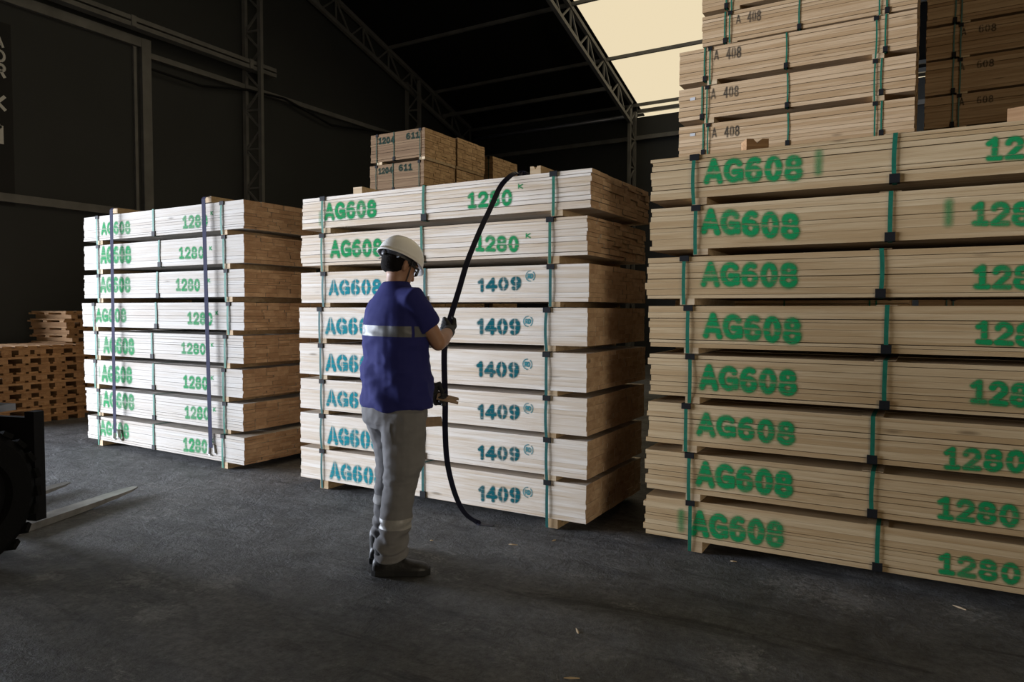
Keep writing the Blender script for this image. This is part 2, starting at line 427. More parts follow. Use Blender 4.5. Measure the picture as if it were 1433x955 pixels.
def lattice(name, p, q, off, n, chord=0.075, web=0.035, gap=0.0):
    """two parallel chords with zigzag lacing; off is the vector from one chord to the other"""
    p, q, off = Vector(p), Vector(q), Vector(off)
    o = struct(MB().beam(p, q, chord, chord, up=off).beam(p + off, q + off, chord, chord, up=off).build(name, STEEL))
    wb = MB()
    for i in range(n):
        a = p.lerp(q, i / n); b2 = p.lerp(q, (i + 1) / n)
        if i % 2 == 0: wb.beam(a, b2 + off, web, web)
        else: wb.beam(a + off, b2, web, web)
        if i % 2 == 0: wb.beam(a, a + off, web, web)
    wb.build('lacing', STEEL, o)
    return o
# columns: two on the gable wall, one at the eaves wall
lattice('column', (WX + 0.06, 9.30, 0), (WX + 0.06, 9.30, roof_z(9.3) - 0.1), (0.36, 0.06, 0), 24)
lattice('column', (WX + 0.06, 14.2, 0), (WX + 0.06, 14.2, roof_z(14.2) - 0.4), (0.34, 0.06, 0), 20)
lattice('column', (-6.53, BY - 0.06, 0), (-6.53, BY - 0.06, EAVE - 0.15), (0.0, -0.36, 0), 18)
lattice('column', (-1.4, BY - 0.06, 0), (-1.4, BY - 0.06, EAVE - 0.15), (0.0, -0.36, 0), 18)
# rafters
for x in (WX + 0.12, -6.53, -1.4, 3.7):
    lattice('roof_truss', (x, BY - 0.3, EAVE + SLOPE * 0.3 - 0.09), (x, RIDGE_Y, RIDGE_Z - 0.09), (0, 0, -0.50), 34, chord=0.085)
# purlins
for y in (13.43, 15.27, 17.12, 11.6, 9.75, 7.9, 6.05, 4.2):
    struct(MB().beam((WX + 0.05, y, roof_z(y) - 0.045), (RX, y, roof_z(y) - 0.045), 0.06, 0.07).build('purlin', STEEL))
struct(MB().beam((WX + 0.2, 15.55, roof_z(15.55) - 0.52), (-6.5, 15.55, roof_z(15.55) - 0.52), 0.07, 0.08).build('tie_beam', STEEL))
struct(MB().beam((WX + 0.05, BY + 0.12, EAVE - 0.10), (RX, BY + 0.12, EAVE - 0.10), 0.08, 0.09).build('purlin', STEEL))
struct(MB().tube([(WX + 0.1, BY - 0.10, 6.30), (-6.6, BY - 0.10, 6.30)], 0.05, 12, round_ends=False).build('gutter_pipe', PIPE, smooth=True))
# girts
struct(MB().beam((WX, BY - 0.05, 5.74), (RX, BY - 0.05, 5.74), 0.08, 0.10).build('girt', STEEL))
struct(MB().beam((WX + 0.05, 7.3, 5.65), (WX + 0.05, BY, 5.70), 0.08, 0.09).build('girt', STEEL))
# sliding gate leaf on the gable wall, its rail above
leaf = struct(MB().box((WX + 0.06, 2.92, 0.05), (WX + 0.11, 7.2, 5.80)).build('door_1', WALL))
fr = MB()
fr.box((WX + 0.10, 7.14, 0.05), (WX + 0.19, 7.30, 5.86)).box((WX + 0.10, 2.92, 5.71), (WX + 0.18, 7.3, 5.86)).box((WX + 0.10, 2.92, 2.90), (WX + 0.18, 7.3, 3.02))
fr.box((WX + 0.11, 7.02, 0.05), (WX + 0.15, 7.07, 5.70))
fr.build('door_frame', STEEL, leaf)
rail = MB()
for z in (5.96, 6.06): rail.box((WX + 0.20, 0.6, z - 0.035), (WX + 0.36, 9.80, z + 0.035))
for y in (2.0, 4.4, 6.9, 9.2): rail.box((WX + 0.2, y - 0.04, 5.93), (WX + 0.38, y + 0.04, 6.10))
struct(rail.build('trim_1', STEEL))
cab = MB(); cab.tube([(WX + 0.12, 7.3, 5.42), (WX + 0.12, 8.3, 5.40), (WX + 0.12, 9.3, 5.60), (WX + 0.13, 10.2, 5.66), (WX + 0.13, 11.5, 5.42), (WX + 0.13, 13.6, 5.68)], 0.022, 8)
tag(cab.build('power_cable', BLACKP, smooth=True), 'black cable sagging along the dark wall beside the lattice column', 'cable')

# ------------------------------------------------------------------ stencil lettering
def arc(cx, cy, rx, ry, a0, a1, n=18):
    return [(cx + rx * math.cos(math.radians(a0 + (a1 - a0) * i / n)), cy + ry * math.sin(math.radians(a0 + (a1 - a0) * i / n))) for i in range(n + 1)]
GLYPH = {   # width, strokes (height 1); the heavy set is drawn with a half stroke of about 0.1
    'A': (0.92, [[(0.10, 0.06), (0.42, 0.92), (0.74, 0.06)], [(0.22, 0.30), (0.62, 0.30)]]),
    'G': (0.98, [arc(0.44, 0.5, 0.34, 0.40, 42, 318), [(0.46, 0.44), (0.76, 0.44), (0.76, 0.16)]]),
    '6': (0.86, [arc(0.36, 0.32, 0.25, 0.23, 0, 360), arc(0.40, 0.48, 0.30, 0.43, 62, 190)]),
    '0': (0.86, [arc(0.36, 0.5, 0.25, 0.41, 0, 360)]),
    '8': (0.86, [arc(0.36, 0.71, 0.22, 0.20, 0, 360), arc(0.36, 0.30, 0.26, 0.21, 0, 360)]),
    '1': (0.74, [[(0.08, 0.74), (0.32, 0.92), (0.32, 0.08)], [(0.10, 0.08), (0.54, 0.08)]]),
    'l': (0.56, [[(0.08, 0.72), (0.28, 0.90), (0.28, 0.04)]]),
    '2': (0.84, [arc(0.36, 0.67, 0.25, 0.24, 170, -25) + [(0.12, 0.10)], [(0.10, 0.09), (0.64, 0.09)]]),
    '4': (0.86, [[(0.50, 0.04), (0.50, 0.92), (0.08, 0.30), (0.70, 0.30)]]),
    '9': (0.86, [arc(0.36, 0.68, 0.25, 0.23, 0, 360), arc(0.32, 0.52, 0.30, 0.43, -118, 10)]),
    'K': (0.70, [[(0.12, 0.05), (0.12, 0.95)], [(0.60, 0.95), (0.16, 0.48), (0.62, 0.05)]]),
    'R': (0.70, [[(0.12, 0.05), (0.12, 0.92)], [(0.12, 0.92), (0.38, 0.92)] + arc(0.38, 0.70, 0.22, 0.22, 90, -90) + [(0.12, 0.48)], [(0.36, 0.48), (0.62, 0.05)]]),
    'D': (0.70, [[(0.12, 0.05), (0.12, 0.93), (0.28, 0.93)] + arc(0.28, 0.49, 0.32, 0.44, 90, -90) + [(0.12, 0.05)]]),
    'O': (0.80, [arc(0.40, 0.5, 0.30, 0.42, 0, 360)]),
    'I': (0.34, [[(0.17, 0.05), (0.17, 0.95)]]),
    '|': (0.30, [[(0.15, 0.1), (0.15, 0.9)]]),
    ' ': (0.9, []),
}
def seg_dist(X, Y, strokes):
    d = np.full(X.shape, 9.0)
    for s in strokes:
        for (x0, y0), (x1, y1) in zip(s[:-1], s[1:]):
            dx, dy = x1 - x0, y1 - y0
            t = np.clip(((X - x0) * dx + (Y - y0) * dy) / max(dx * dx + dy * dy, 1e-9), 0, 1)
            d = np.minimum(d, np.hypot(X - x0 - t * dx, Y - y0 - t * dy))
    return d
srng = np.random.default_rng(5)
def smooth_noise(shape, step, rng):
    """bilinear value noise on a grid"""
    h, w = shape; gh, gw = int(h / step) + 3, int(w / step) + 3
    g = rng.random((gh, gw)); yy = np.arange(h) / step; xx = np.arange(w) / step
    y0 = yy.astype(int); x0 = xx.astype(int); fy = (yy - y0)[:, None]; fx = (xx - x0)[None, :]
    return (g[y0][:, x0] * (1 - fy) * (1 - fx) + g[y0 + 1][:, x0] * fy * (1 - fx) + g[y0][:, x0 + 1] * (1 - fy) * fx + g[y0 + 1][:, x0 + 1] * fy * fx)
def stencil(parent, text, spec, material, half=0.105, cut='h', blur=0.05, spray=0.16, strength=1.0, step=0.0035, seams=(), name='stencil_lettering', ring=False, y=-0.0014):
    """lettering sprayed on a face in the parent's xz plane; spec = x, z of the text's middle at its two ends, height"""
    x0, z0, x1, z1, H = spec
    W = sum(GLYPH[ch][0] for ch in text); pad = 0.32 if spray > 0 else 0.12
    if ring: pad = 0.9
    sx = (x1 - x0) / W                                   # metres per glyph unit across
    nx = max(8, int((x1 - x0 + 2 * pad * H) / step)); nz = max(8, int(H * (1 + 2 * pad) / step))
    gx = np.linspace(-pad * H / sx, W + pad * H / sx, nx + 1); gz = np.linspace(-pad, 1 + pad, nz + 1)
    X, Z = np.meshgrid(gx, gz)
    asp = sx / H                                         # distances in units of H
    d = np.full(X.shape, 9.0); cx = 0.0; fade = np.ones_like(X)
    hw = half
    for ch in text:
        w, st = GLYPH[ch]
        if st:
            st2 = [[((px) * asp, pz) for px, pz in s] for s in st]
            dd = seg_dist((X - cx) * asp, Z, st2) - hw
            if cut == 'h' and ch in '608': dd = np.maximum(dd, 0.028 - np.abs(Z - (0.46 if ch != '8' else 0.50)) + 0.05 * (0.18 - np.abs((X - cx) * asp - 0.36 * asp)))
            if cut == 'h' and ch == 'A': dd = np.maximum(dd, 0.035 - np.abs(Z - 0.44))
            if cut == 'v' and ch in '609GA': dd = np.maximum(dd, 0.05 - np.abs((X - cx) * asp - {'4': 0.40, 'G': 0.44, 'A': 0.42}.get(ch, 0.36) * asp))
            d = np.minimum(d, dd)
            f = srng.uniform(0.8, 1.0); inb = (X >= cx - 0.05) & (X < cx + w - 0.05); fade[inb] = f
        cx += w
    if ring:
        rr = np.abs(np.hypot((X - W / 2) * asp, Z - 0.5) - 1.15) - 0.10
        ang = np.arctan2(Z - 0.5, (X - W / 2) * asp); rr = np.maximum(rr, 0.25 - np.abs(np.abs(ang) - 1.2))
        d = np.minimum(d, rr)
    core = np.clip(0.5 - d / (2 * blur), 0, 1); core = core * core * (3 - 2 * core)
    n1 = smooth_noise(X.shape, 9, srng); n2 = smooth_noise(X.shape, 28, srng)
    halo = spray * np.exp(-np.maximum(d, 0) / 0.085) * (0.25 + 0.9 * n2)
    edge = np.minimum.reduce([np.clip((gx[None, :] - gx[0]) * asp / 0.15, 0, 1) + 0 * Z, np.clip((gx[-1] - gx[None, :]) * asp / 0.15, 0, 1) + 0 * Z, np.clip((Z - gz[0]) / 0.15, 0, 1), np.clip((gz[-1] - Z) / 0.15, 0, 1)])
    coat = np.clip((core * (0.85 + 0.4 * n1) * fade + halo * (1 - core) * edge) * strength, 0, 1)
    t = X / W
    px = x0 + X * sx; pz = z0 + (z1 - z0) * t + (Z - 0.5) * H
    for zs in seams: coat = np.where(np.abs(pz - zs) < 0.0022, coat * 0.6, coat)
    keep = (coat[:-1, :-1] + coat[1:, :-1] + coat[:-1, 1:] + coat[1:, 1:]) > 0.16
    used = np.zeros(X.shape, bool)
    used[:-1, :-1] |= keep; used[1:, :-1] |= keep; used[:-1, 1:] |= keep; used[1:, 1:] |= keep
    idx = np.full(X.shape, -1); idx[used] = np.arange(used.sum())
    vs = np.stack([px[used], np.full(used.sum(), y), pz[used]], 1)
    ii, jj = np.nonzero(keep)
    fs = np.stack([idx[ii, jj], idx[ii, jj + 1], idx[ii + 1, jj + 1], idx[ii + 1, jj]], 1)
    me = bpy.data.meshes.new(name); me.from_pydata(vs.tolist(), [], fs.tolist()); me.update()
    a = me.attributes.new('coat', 'FLOAT', 'POINT'); a.data.foreach_set('value', coat[used].astype(np.float32))
    me.materials.append(material)
    return link(name, me, parent)

# ------------------------------------------------------------------ lumber packs
rng = random.Random(11)
def courses(h, n, r, spread):
    t = [r.uniform(1 - spread, 1 + spread) for _ in range(n)]; s = sum(t); z = [0]
    for q in t: z.append(z[-1] + q * h / s)
    return z
def pack(label, group, loc, rz, L, W, h, n, woods, straps, bear_h, nw=8, spread=0.25, rag=0.008, strap_m=None, strap_w=0.019, bearers=None, prot=True, pairs=(), jut=0.0007, thin=False, lath=False, tight=False, soft=False):
    """strapped pack of boards; origin at its lower front corner, boards along x; straps = x positions"""
    r = random.Random(rng.random())
    root = thing('lumber_pack', label, 'lumber pack', loc, rz, group)
    mb = MB(); zs = courses(h, n, r, spread)
    ys = [W * i / nw for i in range(nw + 1)]
    for k in range(n):
        shift = r.uniform(0, W / nw * 0.8) if r.random() < 0.6 else 0
        yy = [0] + [min(W, y + shift) for y in ys[1:-1]] + [W]
        e0 = r.uniform(-rag, rag)
        for a, b2 in zip(yy[:-1], yy[1:]):
            if b2 - a < 0.01: continue
            f = r.uniform(-jut, jut) if a == 0 else 0.0004
            g = r.choice((0.0006, 0.001, 0.002, 0.003)) if r.random() < 0.8 else 0.0045
            if tight: g = r.choice((0.0002, 0.0005, 0.0010)); f *= 0.5
            if soft: g *= 0.6
            gy = r.choice((0.0003, 0.0008, 0.002))
            mb.box((e0 + r.uniform(-rag, rag) * 0.6, a + f, zs[k]), (L + r.uniform(-rag, rag) * 0.7, b2 - gy, zs[k + 1] - g), 0, r.random() * (0.5 if tight else 1.0), xend=1)
    mb.build('boards', woods, root, tint=True)
    # bearers under the pack, running front to back
    bs = bearers if bearers is not None else [straps[0], straps[-1]]
    for i, x in enumerate(bs):
        y0 = r.uniform(-0.004, 0.01); b = MB(); dx = r.uniform(0.005, 0.02)
        b.box((x - 0.030 + dx, y0, -bear_h), (x + 0.052 + dx, W - 0.01, -0.0004), 0, r.random())
        bo = b.build('bearer', BEARER_W, root, tint=True)
    if lath:
        for x in straps[1:-1]: MB().box((x - 0.05, 0.004, h + 0.0002), (x + 0.045, W - 0.02, h + 0.0030), 0, r.random()).build('lath', BEARER_W, root, tint=True)
    sm = strap_m or GREEN
    for i, x in enumerate(straps):
        end = (x in bs)
        zb = -bear_h * 0.96 if end else -0.004
        sw = strap_w / 2; th = 0.0012; dx = r.uniform(-0.006, 0.006)
        s = MB(); rings = []
        path = []
        for j in range(9):
            t = j / 8; z = h + 0.003 + (zb - h - 0.003) * t
            bow = 0.004 + 0.006 * math.sin(math.pi * t) * (1 if end else 0.2)
            path.append((x + dx * math.sin(math.pi * t), -bow - jut, z))
        path = [(x, W + 0.004, zb), (x, W + 0.004, h + 0.003), (x, W - 0.01, h + 0.003), (x, -0.001 - jut, h + 0.003)] + path + ([(x, 0.05, zb - 0.0005)] if not end else [])
        for kind, (px, py, pz) in enumerate(path):
            if kind < 2: n_ = (0, 1, 0)
            elif kind < 4: n_ = (0, 0, 1)
            elif kind < 13: n_ = (0, -1, 0)
            else: n_ = (0, 0, -1)
            rings.append([(px - sw, py, pz), (px + sw, py, pz), (px + sw, py + n_[1] * th, pz + n_[2] * th), (px - sw, py + n_[1] * th, pz + n_[2] * th)])
        s.loft(rings); s.build('strap', sm, root)
        if prot:
            q = MB(); pw = 0.026 if not thin else 0.018; e = 0.0035
            if end:   # corner guard at the upper edge
                q.box((x - pw, -0.008 - jut, h - 0.030), (x + pw, -jut - 0.001, h + e)).box((x - pw, -0.008 - jut, h + 0.0005), (x + pw, 0.035, h + e))
            else:     # at the lower edge
                q.box((x - pw * 0.9, -0.008 - jut, -e), (x + pw * 0.9, -jut - 0.001, 0.042)).box((x - pw * 0.9, -0.008 - jut, -e), (x + pw * 0.9, 0.035, -0.0005))
            q.build('corner_guard', BLACKP, root)
    return root, zs

def rel(spec, zb): return (spec[0], spec[1] - zb, spec[2], spec[3] - zb, spec[4])
A_PACKS = [
    (-7.4049, 4.0183, 2.3027, 2.0609, -0.00627, [0.248, 1.181, 2.161], [(0.316, 2.177, 0.823, 2.158, 0.12), (1.619, 2.159, 1.98, 2.152, 0.109)], (2.005, 2.216, 2.063, 2.212, 0.031)),
    (-7.4218, 4.0269, 2.0144, 1.7743, -0.00529, [0.25, 1.267, 2.183], [(0.297, 1.919, 0.825, 1.9, 0.161), (1.561, 1.888, 1.927, 1.877, 0.104)], (1.984, 1.914, 2.042, 1.911, 0.031)),
    (-7.4292, 4.0237, 1.7237, 1.4878, -0.00242, [0.262, 1.237, 2.21], [(0.291, 1.623, 0.815, 1.612, 0.145), (1.512, 1.603, 1.867, 1.593, 0.107)], (1.959, 1.632, 2.018, 1.631, 0.031)),
    (-7.4312, 4.0025, 1.4392, 1.2019, 0.00478, [0.204, 1.226, 2.243], [(0.237, 1.316, 0.766, 1.318, 0.132), (1.687, 1.301, 2.043, 1.294, 0.108)], (2.07, 1.348, 2.127, 1.349, 0.031)),
    (-7.449, 4.0161, 1.1546, 0.916, 0.00026, [0.233, 1.16, 2.209], [(0.355, 1.024, 0.885, 1.016, 0.156), (1.6, 1.028, 1.953, 1.025, 0.099)], (2.012, 1.066, 2.07, 1.068, 0.031)),
    (-7.4625, 4.0235, 0.8654, 0.6232, -0.00259, [0.205, 1.183, 2.195], [(0.318, 0.736, 0.845, 0.736, 0.158), (1.632, 0.722, 1.988, 0.72, 0.114)], (2.016, 0.774, 2.075, 0.777, 0.032)),
    (-7.4569, 4.033, 0.572, 0.336, -0.00851, [0.231, 1.171, 2.201], [(0.317, 0.479, 0.86, 0.474, 0.152), (1.642, 0.442, 2.001, 0.455, 0.112)], (2.038, 0.495, 2.097, 0.5, 0.032)),
    (-7.3989, 4.0146, 0.2946, 0.0602, -0.01765, [0.203, 1.144, 2.163], [(0.227, 0.187, 0.744, 0.191, 0.144), (1.601, 0.154, 1.955, 0.168, 0.121)], (1.993, 0.226, 2.052, 0.232, 0.032)),
]
B_PACKS = [
    (-4.2038, 3.9388, 2.2347, 1.999, -0.00547, [0.218, 1.183, 2.189], [(0.236, 2.123, 0.765, 2.11, 0.123), (1.55, 2.106, 1.904, 2.1, 0.101)], (1.931, 2.167, 1.973, 2.163, 0.027)),
    (-4.2295, 3.9447, 1.957, 1.7166, -0.00397, [0.227, 1.181, 2.187], [(0.312, 1.838, 0.838, 1.828, 0.123), (1.631, 1.822, 1.974, 1.801, 0.1)], (2.009, 1.853, 2.05, 1.851, 0.027)),
    (-4.2169, 3.9273, 1.6643, 1.4329, 0.00198, [0.242, 1.205, 2.182], [(0.294, 1.546, 0.828, 1.543, 0.108), (1.644, 1.545, 1.985, 1.552, 0.08)], (1.996, 1.597, 2.079, 1.595, 0.072)),
    (-4.2101, 3.902, 1.3956, 1.1619, 0.00074, [0.22, 1.201, 2.166], [(0.276, 1.255, 0.828, 1.258, 0.118), (1.652, 1.274, 1.986, 1.272, 0.094)], (1.99, 1.309, 2.072, 1.31, 0.072)),
    (-4.2017, 3.8949, 1.1197, 0.8846, -0.0068, [0.228, 1.204, 2.169], [(0.278, 0.982, 0.836, 0.98, 0.12), (1.652, 0.995, 1.982, 0.999, 0.091)], (1.99, 1.038, 2.073, 1.042, 0.072)),
    (-4.2094, 3.904, 0.8464, 0.616, -0.00176, [0.234, 1.199, 2.169], [(0.279, 0.711, 0.831, 0.71, 0.113), (1.657, 0.711, 1.985, 0.728, 0.088)], (1.995, 0.755, 2.078, 0.761, 0.073)),
    (-4.213, 3.9041, 0.5808, 0.3452, 0.00625, [0.232, 1.195, 2.168], [(0.291, 0.429, 0.827, 0.423, 0.125), (1.654, 0.436, 1.981, 0.454, 0.085)], (1.992, 0.486, 2.075, 0.494, 0.073)),
    (-4.2243, 3.9168, 0.3068, 0.067, 0.00622, [0.231, 1.197, 2.176], [(0.308, 0.156, 0.859, 0.157, 0.122), (1.662, 0.159, 1.99, 0.182, 0.094)], (1.991, 0.206, 2.075, 0.217, 0.074)),
]
C_PACKS = [
    (-1.3954, 3.9418, 2.2451, 2.0088, 0.00736, [0.251, 1.235, 2.189], [(0.307, 2.15, 0.827, 2.12, 0.127), (1.607, 2.129, 1.919, 2.111, 0.101)], None),
    (-1.3968, 3.9418, 1.9648, 1.7251, 0.00391, [0.265, 1.223, 2.175], [(0.297, 1.88, 0.818, 1.816, 0.133), (1.561, 1.836, 1.878, 1.812, 0.106)], None),
    (-1.4103, 3.9422, 1.6867, 1.4491, 0.00117, [0.217, 1.202, 2.223], [(0.315, 1.585, 0.829, 1.564, 0.128), (1.589, 1.542, 1.904, 1.529, 0.107)], None),
    (-1.393, 3.9426, 1.4079, 1.1723, -0.00026, [0.225, 1.216, 2.215], [(0.314, 1.302, 0.835, 1.272, 0.133), (1.586, 1.284, 1.902, 1.268, 0.104)], None),
    (-1.3897, 3.9422, 1.1341, 0.8955, 0.00212, [0.236, 1.211, 2.204], [(0.293, 1.012, 0.815, 1.0, 0.133), (1.57, 1.006, 1.887, 0.994, 0.109)], None),
    (-1.399, 3.9424, 0.8527, 0.6178, 0.00411, [0.227, 1.172, 2.213], [(0.29, 0.746, 0.822, 0.731, 0.123), (1.481, 0.679, 1.809, 0.695, 0.102)], None),
    (-1.4048, 3.9415, 0.5738, 0.3435, 0.01174, [0.255, 1.184, 2.185], [(0.296, 0.465, 0.819, 0.456, 0.135), (1.467, 0.435, 1.799, 0.434, 0.105)], None),
    (-1.4128, 3.9565, 0.2976, 0.0678, 0.01791, [0.267, 1.22, 2.173], [(0.274, 0.172, 0.783, 0.176, 0.138), (1.486, 0.157, 1.823, 0.157, 0.099)], None),
]
LEN = 2.44
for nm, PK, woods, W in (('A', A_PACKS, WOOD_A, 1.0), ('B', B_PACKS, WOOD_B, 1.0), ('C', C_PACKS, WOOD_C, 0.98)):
    for k, (u0, v0, zt, zb, th, st, tx, ex) in enumerate(PK):
        below = PK[k + 1][2] if k < 7 else 0.0
        teal = nm == 'B' and k >= 2
        where = {'A': 'in the white stack with two lashing straps', 'B': 'in the stack the man faces',
                 'C': 'in the yellowish stack before the tall tower'}[nm]
        lab = '%s stencilled lumber pack, %s %s' % ('teal' if teal else 'green', ORD[k] + ' from top' if k else 'topmost', where)
        grp = {'A': 'lumber packs in the lashed stack', 'B': 'lumber packs in the stack before the man', 'C': 'lumber packs in the yellowish stack'}[nm]
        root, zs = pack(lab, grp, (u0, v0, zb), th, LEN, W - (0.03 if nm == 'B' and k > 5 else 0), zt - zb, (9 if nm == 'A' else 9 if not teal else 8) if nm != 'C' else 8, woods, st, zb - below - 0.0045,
                        spread=0.12 if teal else 0.42, strap_m=TEAL if teal else GREEN, rag=0.004 if teal else 0.009, bearers=[st[0], st[2]],
                        strap_w=0.020 if nm != 'A' else 0.024, nw=8, lath=(nm == 'C'), tight=teal, soft=(nm == 'A'))
        pm = PAINT_T if teal else PAINT_G
        t1, t2 = rel(tx[0], zb), rel(tx[1], zb)
        stencil(root, 'AG608', t1, pm, half=0.12 if not teal else 0.125, cut='v' if teal else 'h', seams=zs, blur=0.06, spray=0.22 if nm != 'A' else 0.14, strength=0.74 if nm == 'A' else 1.0)
        stencil(root, 'l409' if teal else '1280', t2, PAINT_D if teal else pm, half=0.12 if not teal else 0.14, cut='v' if teal else 'h', seams=zs, blur=0.06, spray=0.15, strength=0.74 if nm == 'A' else 1.0)
        if ex:
            e = rel(ex, zb)
            if teal:
                cx = (e[0] + e[2]) / 2; cz = (e[1] + e[3]) / 2
                stencil(root, 'RD', (cx - 0.020, cz, cx + 0.020, cz, 0.028), pm, half=0.16, cut='', blur=0.10, spray=0, ring=True, name='stencil_emblem', step=0.0025, strength=0.85)
            else:
                stencil(root, 'K', (e[0], e[1], e[2] - (0.02 if nm == 'A' else 0), e[3], e[4]), pm, half=0.12, cut='', blur=0.1, spray=0.1, name='stencil_mark')
        if nm == 'C' and k in (0, 1, 7):    # strokes of stray spray
            xs = {0: 0.865, 1: 1.44, 7: 0.19}[k]; zz = {0: 0.13, 1: 0.12, 7: 0.105}[k]
            stencil(root, '|', (xs, zz, xs + 0.05, zz, 0.12), pm, half=0.12, cut='', blur=0.16, spray=0.25, strength=0.55, name='stray_spray')
        if nm == 'B' and k == 0: stencil(root, '|', (0.165, 0.075, 0.215, 0.075, 0.10), pm, half=0.12, cut='', blur=0.16, spray=0.2, strength=0.45, name='stray_spray')
        if nm == 'A' and k in (4, 5, 6): stencil(root, '|', (0.25, 0.12, 0.30, 0.12, 0.10), pm, half=0.12, cut='', blur=0.16, spray=0.2, strength=0.4, name='stray_spray')

# tall tower behind the yellowish stack, and the one right of it
TOWER = [   # top, bottom, left end, straps (world x), lettering
    (4.236, 3.951, -1.752, [-1.546, -1.501, -0.962, -0.384, -0.331], None),
    (3.916, 3.661, -1.746, [-1.552, -1.512, -0.960, -0.383, -0.331], [(-1.486, 3.839, -1.442, 3.839, 0.071), (-1.37, 3.841, -1.255, 3.832, 0.091)]),
    (3.648, 3.368, -1.945, [-1.720, -1.675, -1.057, -0.403, -0.337], [(-1.666, 3.574, -1.621, 3.573, 0.086), (-1.54, 3.57, -1.41, 3.561, 0.101)]),
    (3.322, 3.047, -1.946, [-1.741, -1.697, -1.043, -0.403, -0.358], [(-1.689, 3.249, -1.642, 3.249, 0.09), (-1.558, 3.246, -1.425, 3.239, 0.095)]),
    (2.998, 2.738, -1.942, [-1.727, -1.683, -1.034, -0.396, -0.351], [(-1.674, 2.916, -1.629, 2.918, 0.087), (-1.546, 2.912, -1.413, 2.906, 0.095)]),
]
z = 2.738; pitch = z / 8
for i in range(8): TOWER.append((z - 0.045 - pitch * i, z - pitch * (i + 1), -1.944 + 0.01 * ((i * 7) % 3 - 1), [-1.727, -1.683, -1.034, -0.396, -0.351], None))
for k, (zt, zb, u0, st, tx) in enumerate(TOWER):
    if k == len(TOWER) - 1: zb = 0.045
    nxt = TOWER[k + 1][0] if k + 1 < len(TOWER) else 0.0
    s = [x - u0 for x in st]
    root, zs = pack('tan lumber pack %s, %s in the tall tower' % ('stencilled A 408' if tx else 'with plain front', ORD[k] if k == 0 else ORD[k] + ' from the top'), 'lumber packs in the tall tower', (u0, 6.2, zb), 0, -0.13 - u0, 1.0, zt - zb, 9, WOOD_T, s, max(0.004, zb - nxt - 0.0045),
                    nw=7, spread=0.3, rag=0.004, strap_w=0.012, bearers=[s[1], s[3]], thin=True)
    if tx:
        for t, q, dx in zip(('A', '408'), tx, (0.022, 0)): stencil(root, t, tuple([q[0] - u0 + dx, q[1] - zb, q[2] - u0 + dx, q[3] - zb, q[4]]), PAINT_K, half=0.055, cut='v' if t != 'A' else 'h', blur=0.07, spray=0.05, strength=0.8)
        lab_m = MB().box((0.10, -0.003, 0.17), (0.145, -0.0018, 0.195))
        if k in (3, 4): lab_m.build('paper_label', mat('label_paper', (0.5, 0.5, 0.5), 0.7), root)
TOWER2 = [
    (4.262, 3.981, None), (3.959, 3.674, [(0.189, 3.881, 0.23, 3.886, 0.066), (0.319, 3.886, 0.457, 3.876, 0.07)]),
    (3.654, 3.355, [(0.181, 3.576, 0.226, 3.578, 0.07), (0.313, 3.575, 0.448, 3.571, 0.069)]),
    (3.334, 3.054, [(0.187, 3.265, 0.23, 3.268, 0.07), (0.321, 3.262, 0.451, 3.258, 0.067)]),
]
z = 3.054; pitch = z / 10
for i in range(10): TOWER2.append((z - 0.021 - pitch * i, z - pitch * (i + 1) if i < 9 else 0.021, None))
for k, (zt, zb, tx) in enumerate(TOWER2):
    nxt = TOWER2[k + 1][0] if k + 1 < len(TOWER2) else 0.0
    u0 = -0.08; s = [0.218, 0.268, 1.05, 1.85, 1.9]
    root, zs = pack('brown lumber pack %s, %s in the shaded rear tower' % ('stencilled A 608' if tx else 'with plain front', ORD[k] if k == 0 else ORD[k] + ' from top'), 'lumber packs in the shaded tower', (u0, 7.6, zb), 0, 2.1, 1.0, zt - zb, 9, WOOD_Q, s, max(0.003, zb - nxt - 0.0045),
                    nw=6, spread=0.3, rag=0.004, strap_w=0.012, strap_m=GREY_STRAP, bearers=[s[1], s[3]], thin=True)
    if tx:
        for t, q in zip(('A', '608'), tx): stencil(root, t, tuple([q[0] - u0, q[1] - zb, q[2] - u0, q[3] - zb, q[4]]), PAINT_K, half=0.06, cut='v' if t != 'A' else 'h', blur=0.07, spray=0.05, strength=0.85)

# short brown stacks behind the middle stack
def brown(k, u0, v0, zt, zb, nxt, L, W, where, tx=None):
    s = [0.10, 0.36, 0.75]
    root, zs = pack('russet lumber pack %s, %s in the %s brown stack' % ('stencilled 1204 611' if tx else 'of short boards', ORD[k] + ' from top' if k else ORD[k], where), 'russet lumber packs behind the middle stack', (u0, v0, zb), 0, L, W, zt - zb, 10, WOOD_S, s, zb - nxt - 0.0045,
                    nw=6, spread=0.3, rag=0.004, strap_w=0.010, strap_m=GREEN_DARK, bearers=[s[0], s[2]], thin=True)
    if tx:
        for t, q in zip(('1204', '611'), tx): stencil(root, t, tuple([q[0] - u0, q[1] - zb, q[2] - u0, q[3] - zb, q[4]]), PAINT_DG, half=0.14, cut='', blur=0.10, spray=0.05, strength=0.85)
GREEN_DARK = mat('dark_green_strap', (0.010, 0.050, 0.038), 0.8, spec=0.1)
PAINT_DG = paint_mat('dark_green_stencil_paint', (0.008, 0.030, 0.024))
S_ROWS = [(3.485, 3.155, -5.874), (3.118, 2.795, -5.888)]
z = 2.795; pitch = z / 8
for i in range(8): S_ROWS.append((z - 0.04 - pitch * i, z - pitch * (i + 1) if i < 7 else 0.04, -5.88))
S_TX = [[(-5.75, 3.406, -5.499, 3.397, 0.073), (-5.331, 3.414, -5.124, 3.41, 0.068)], [(-5.755, 3.047, -5.531, 3.047, 0.069), (-5.444, 3.057, -5.23, 3.051, 0.073)]]
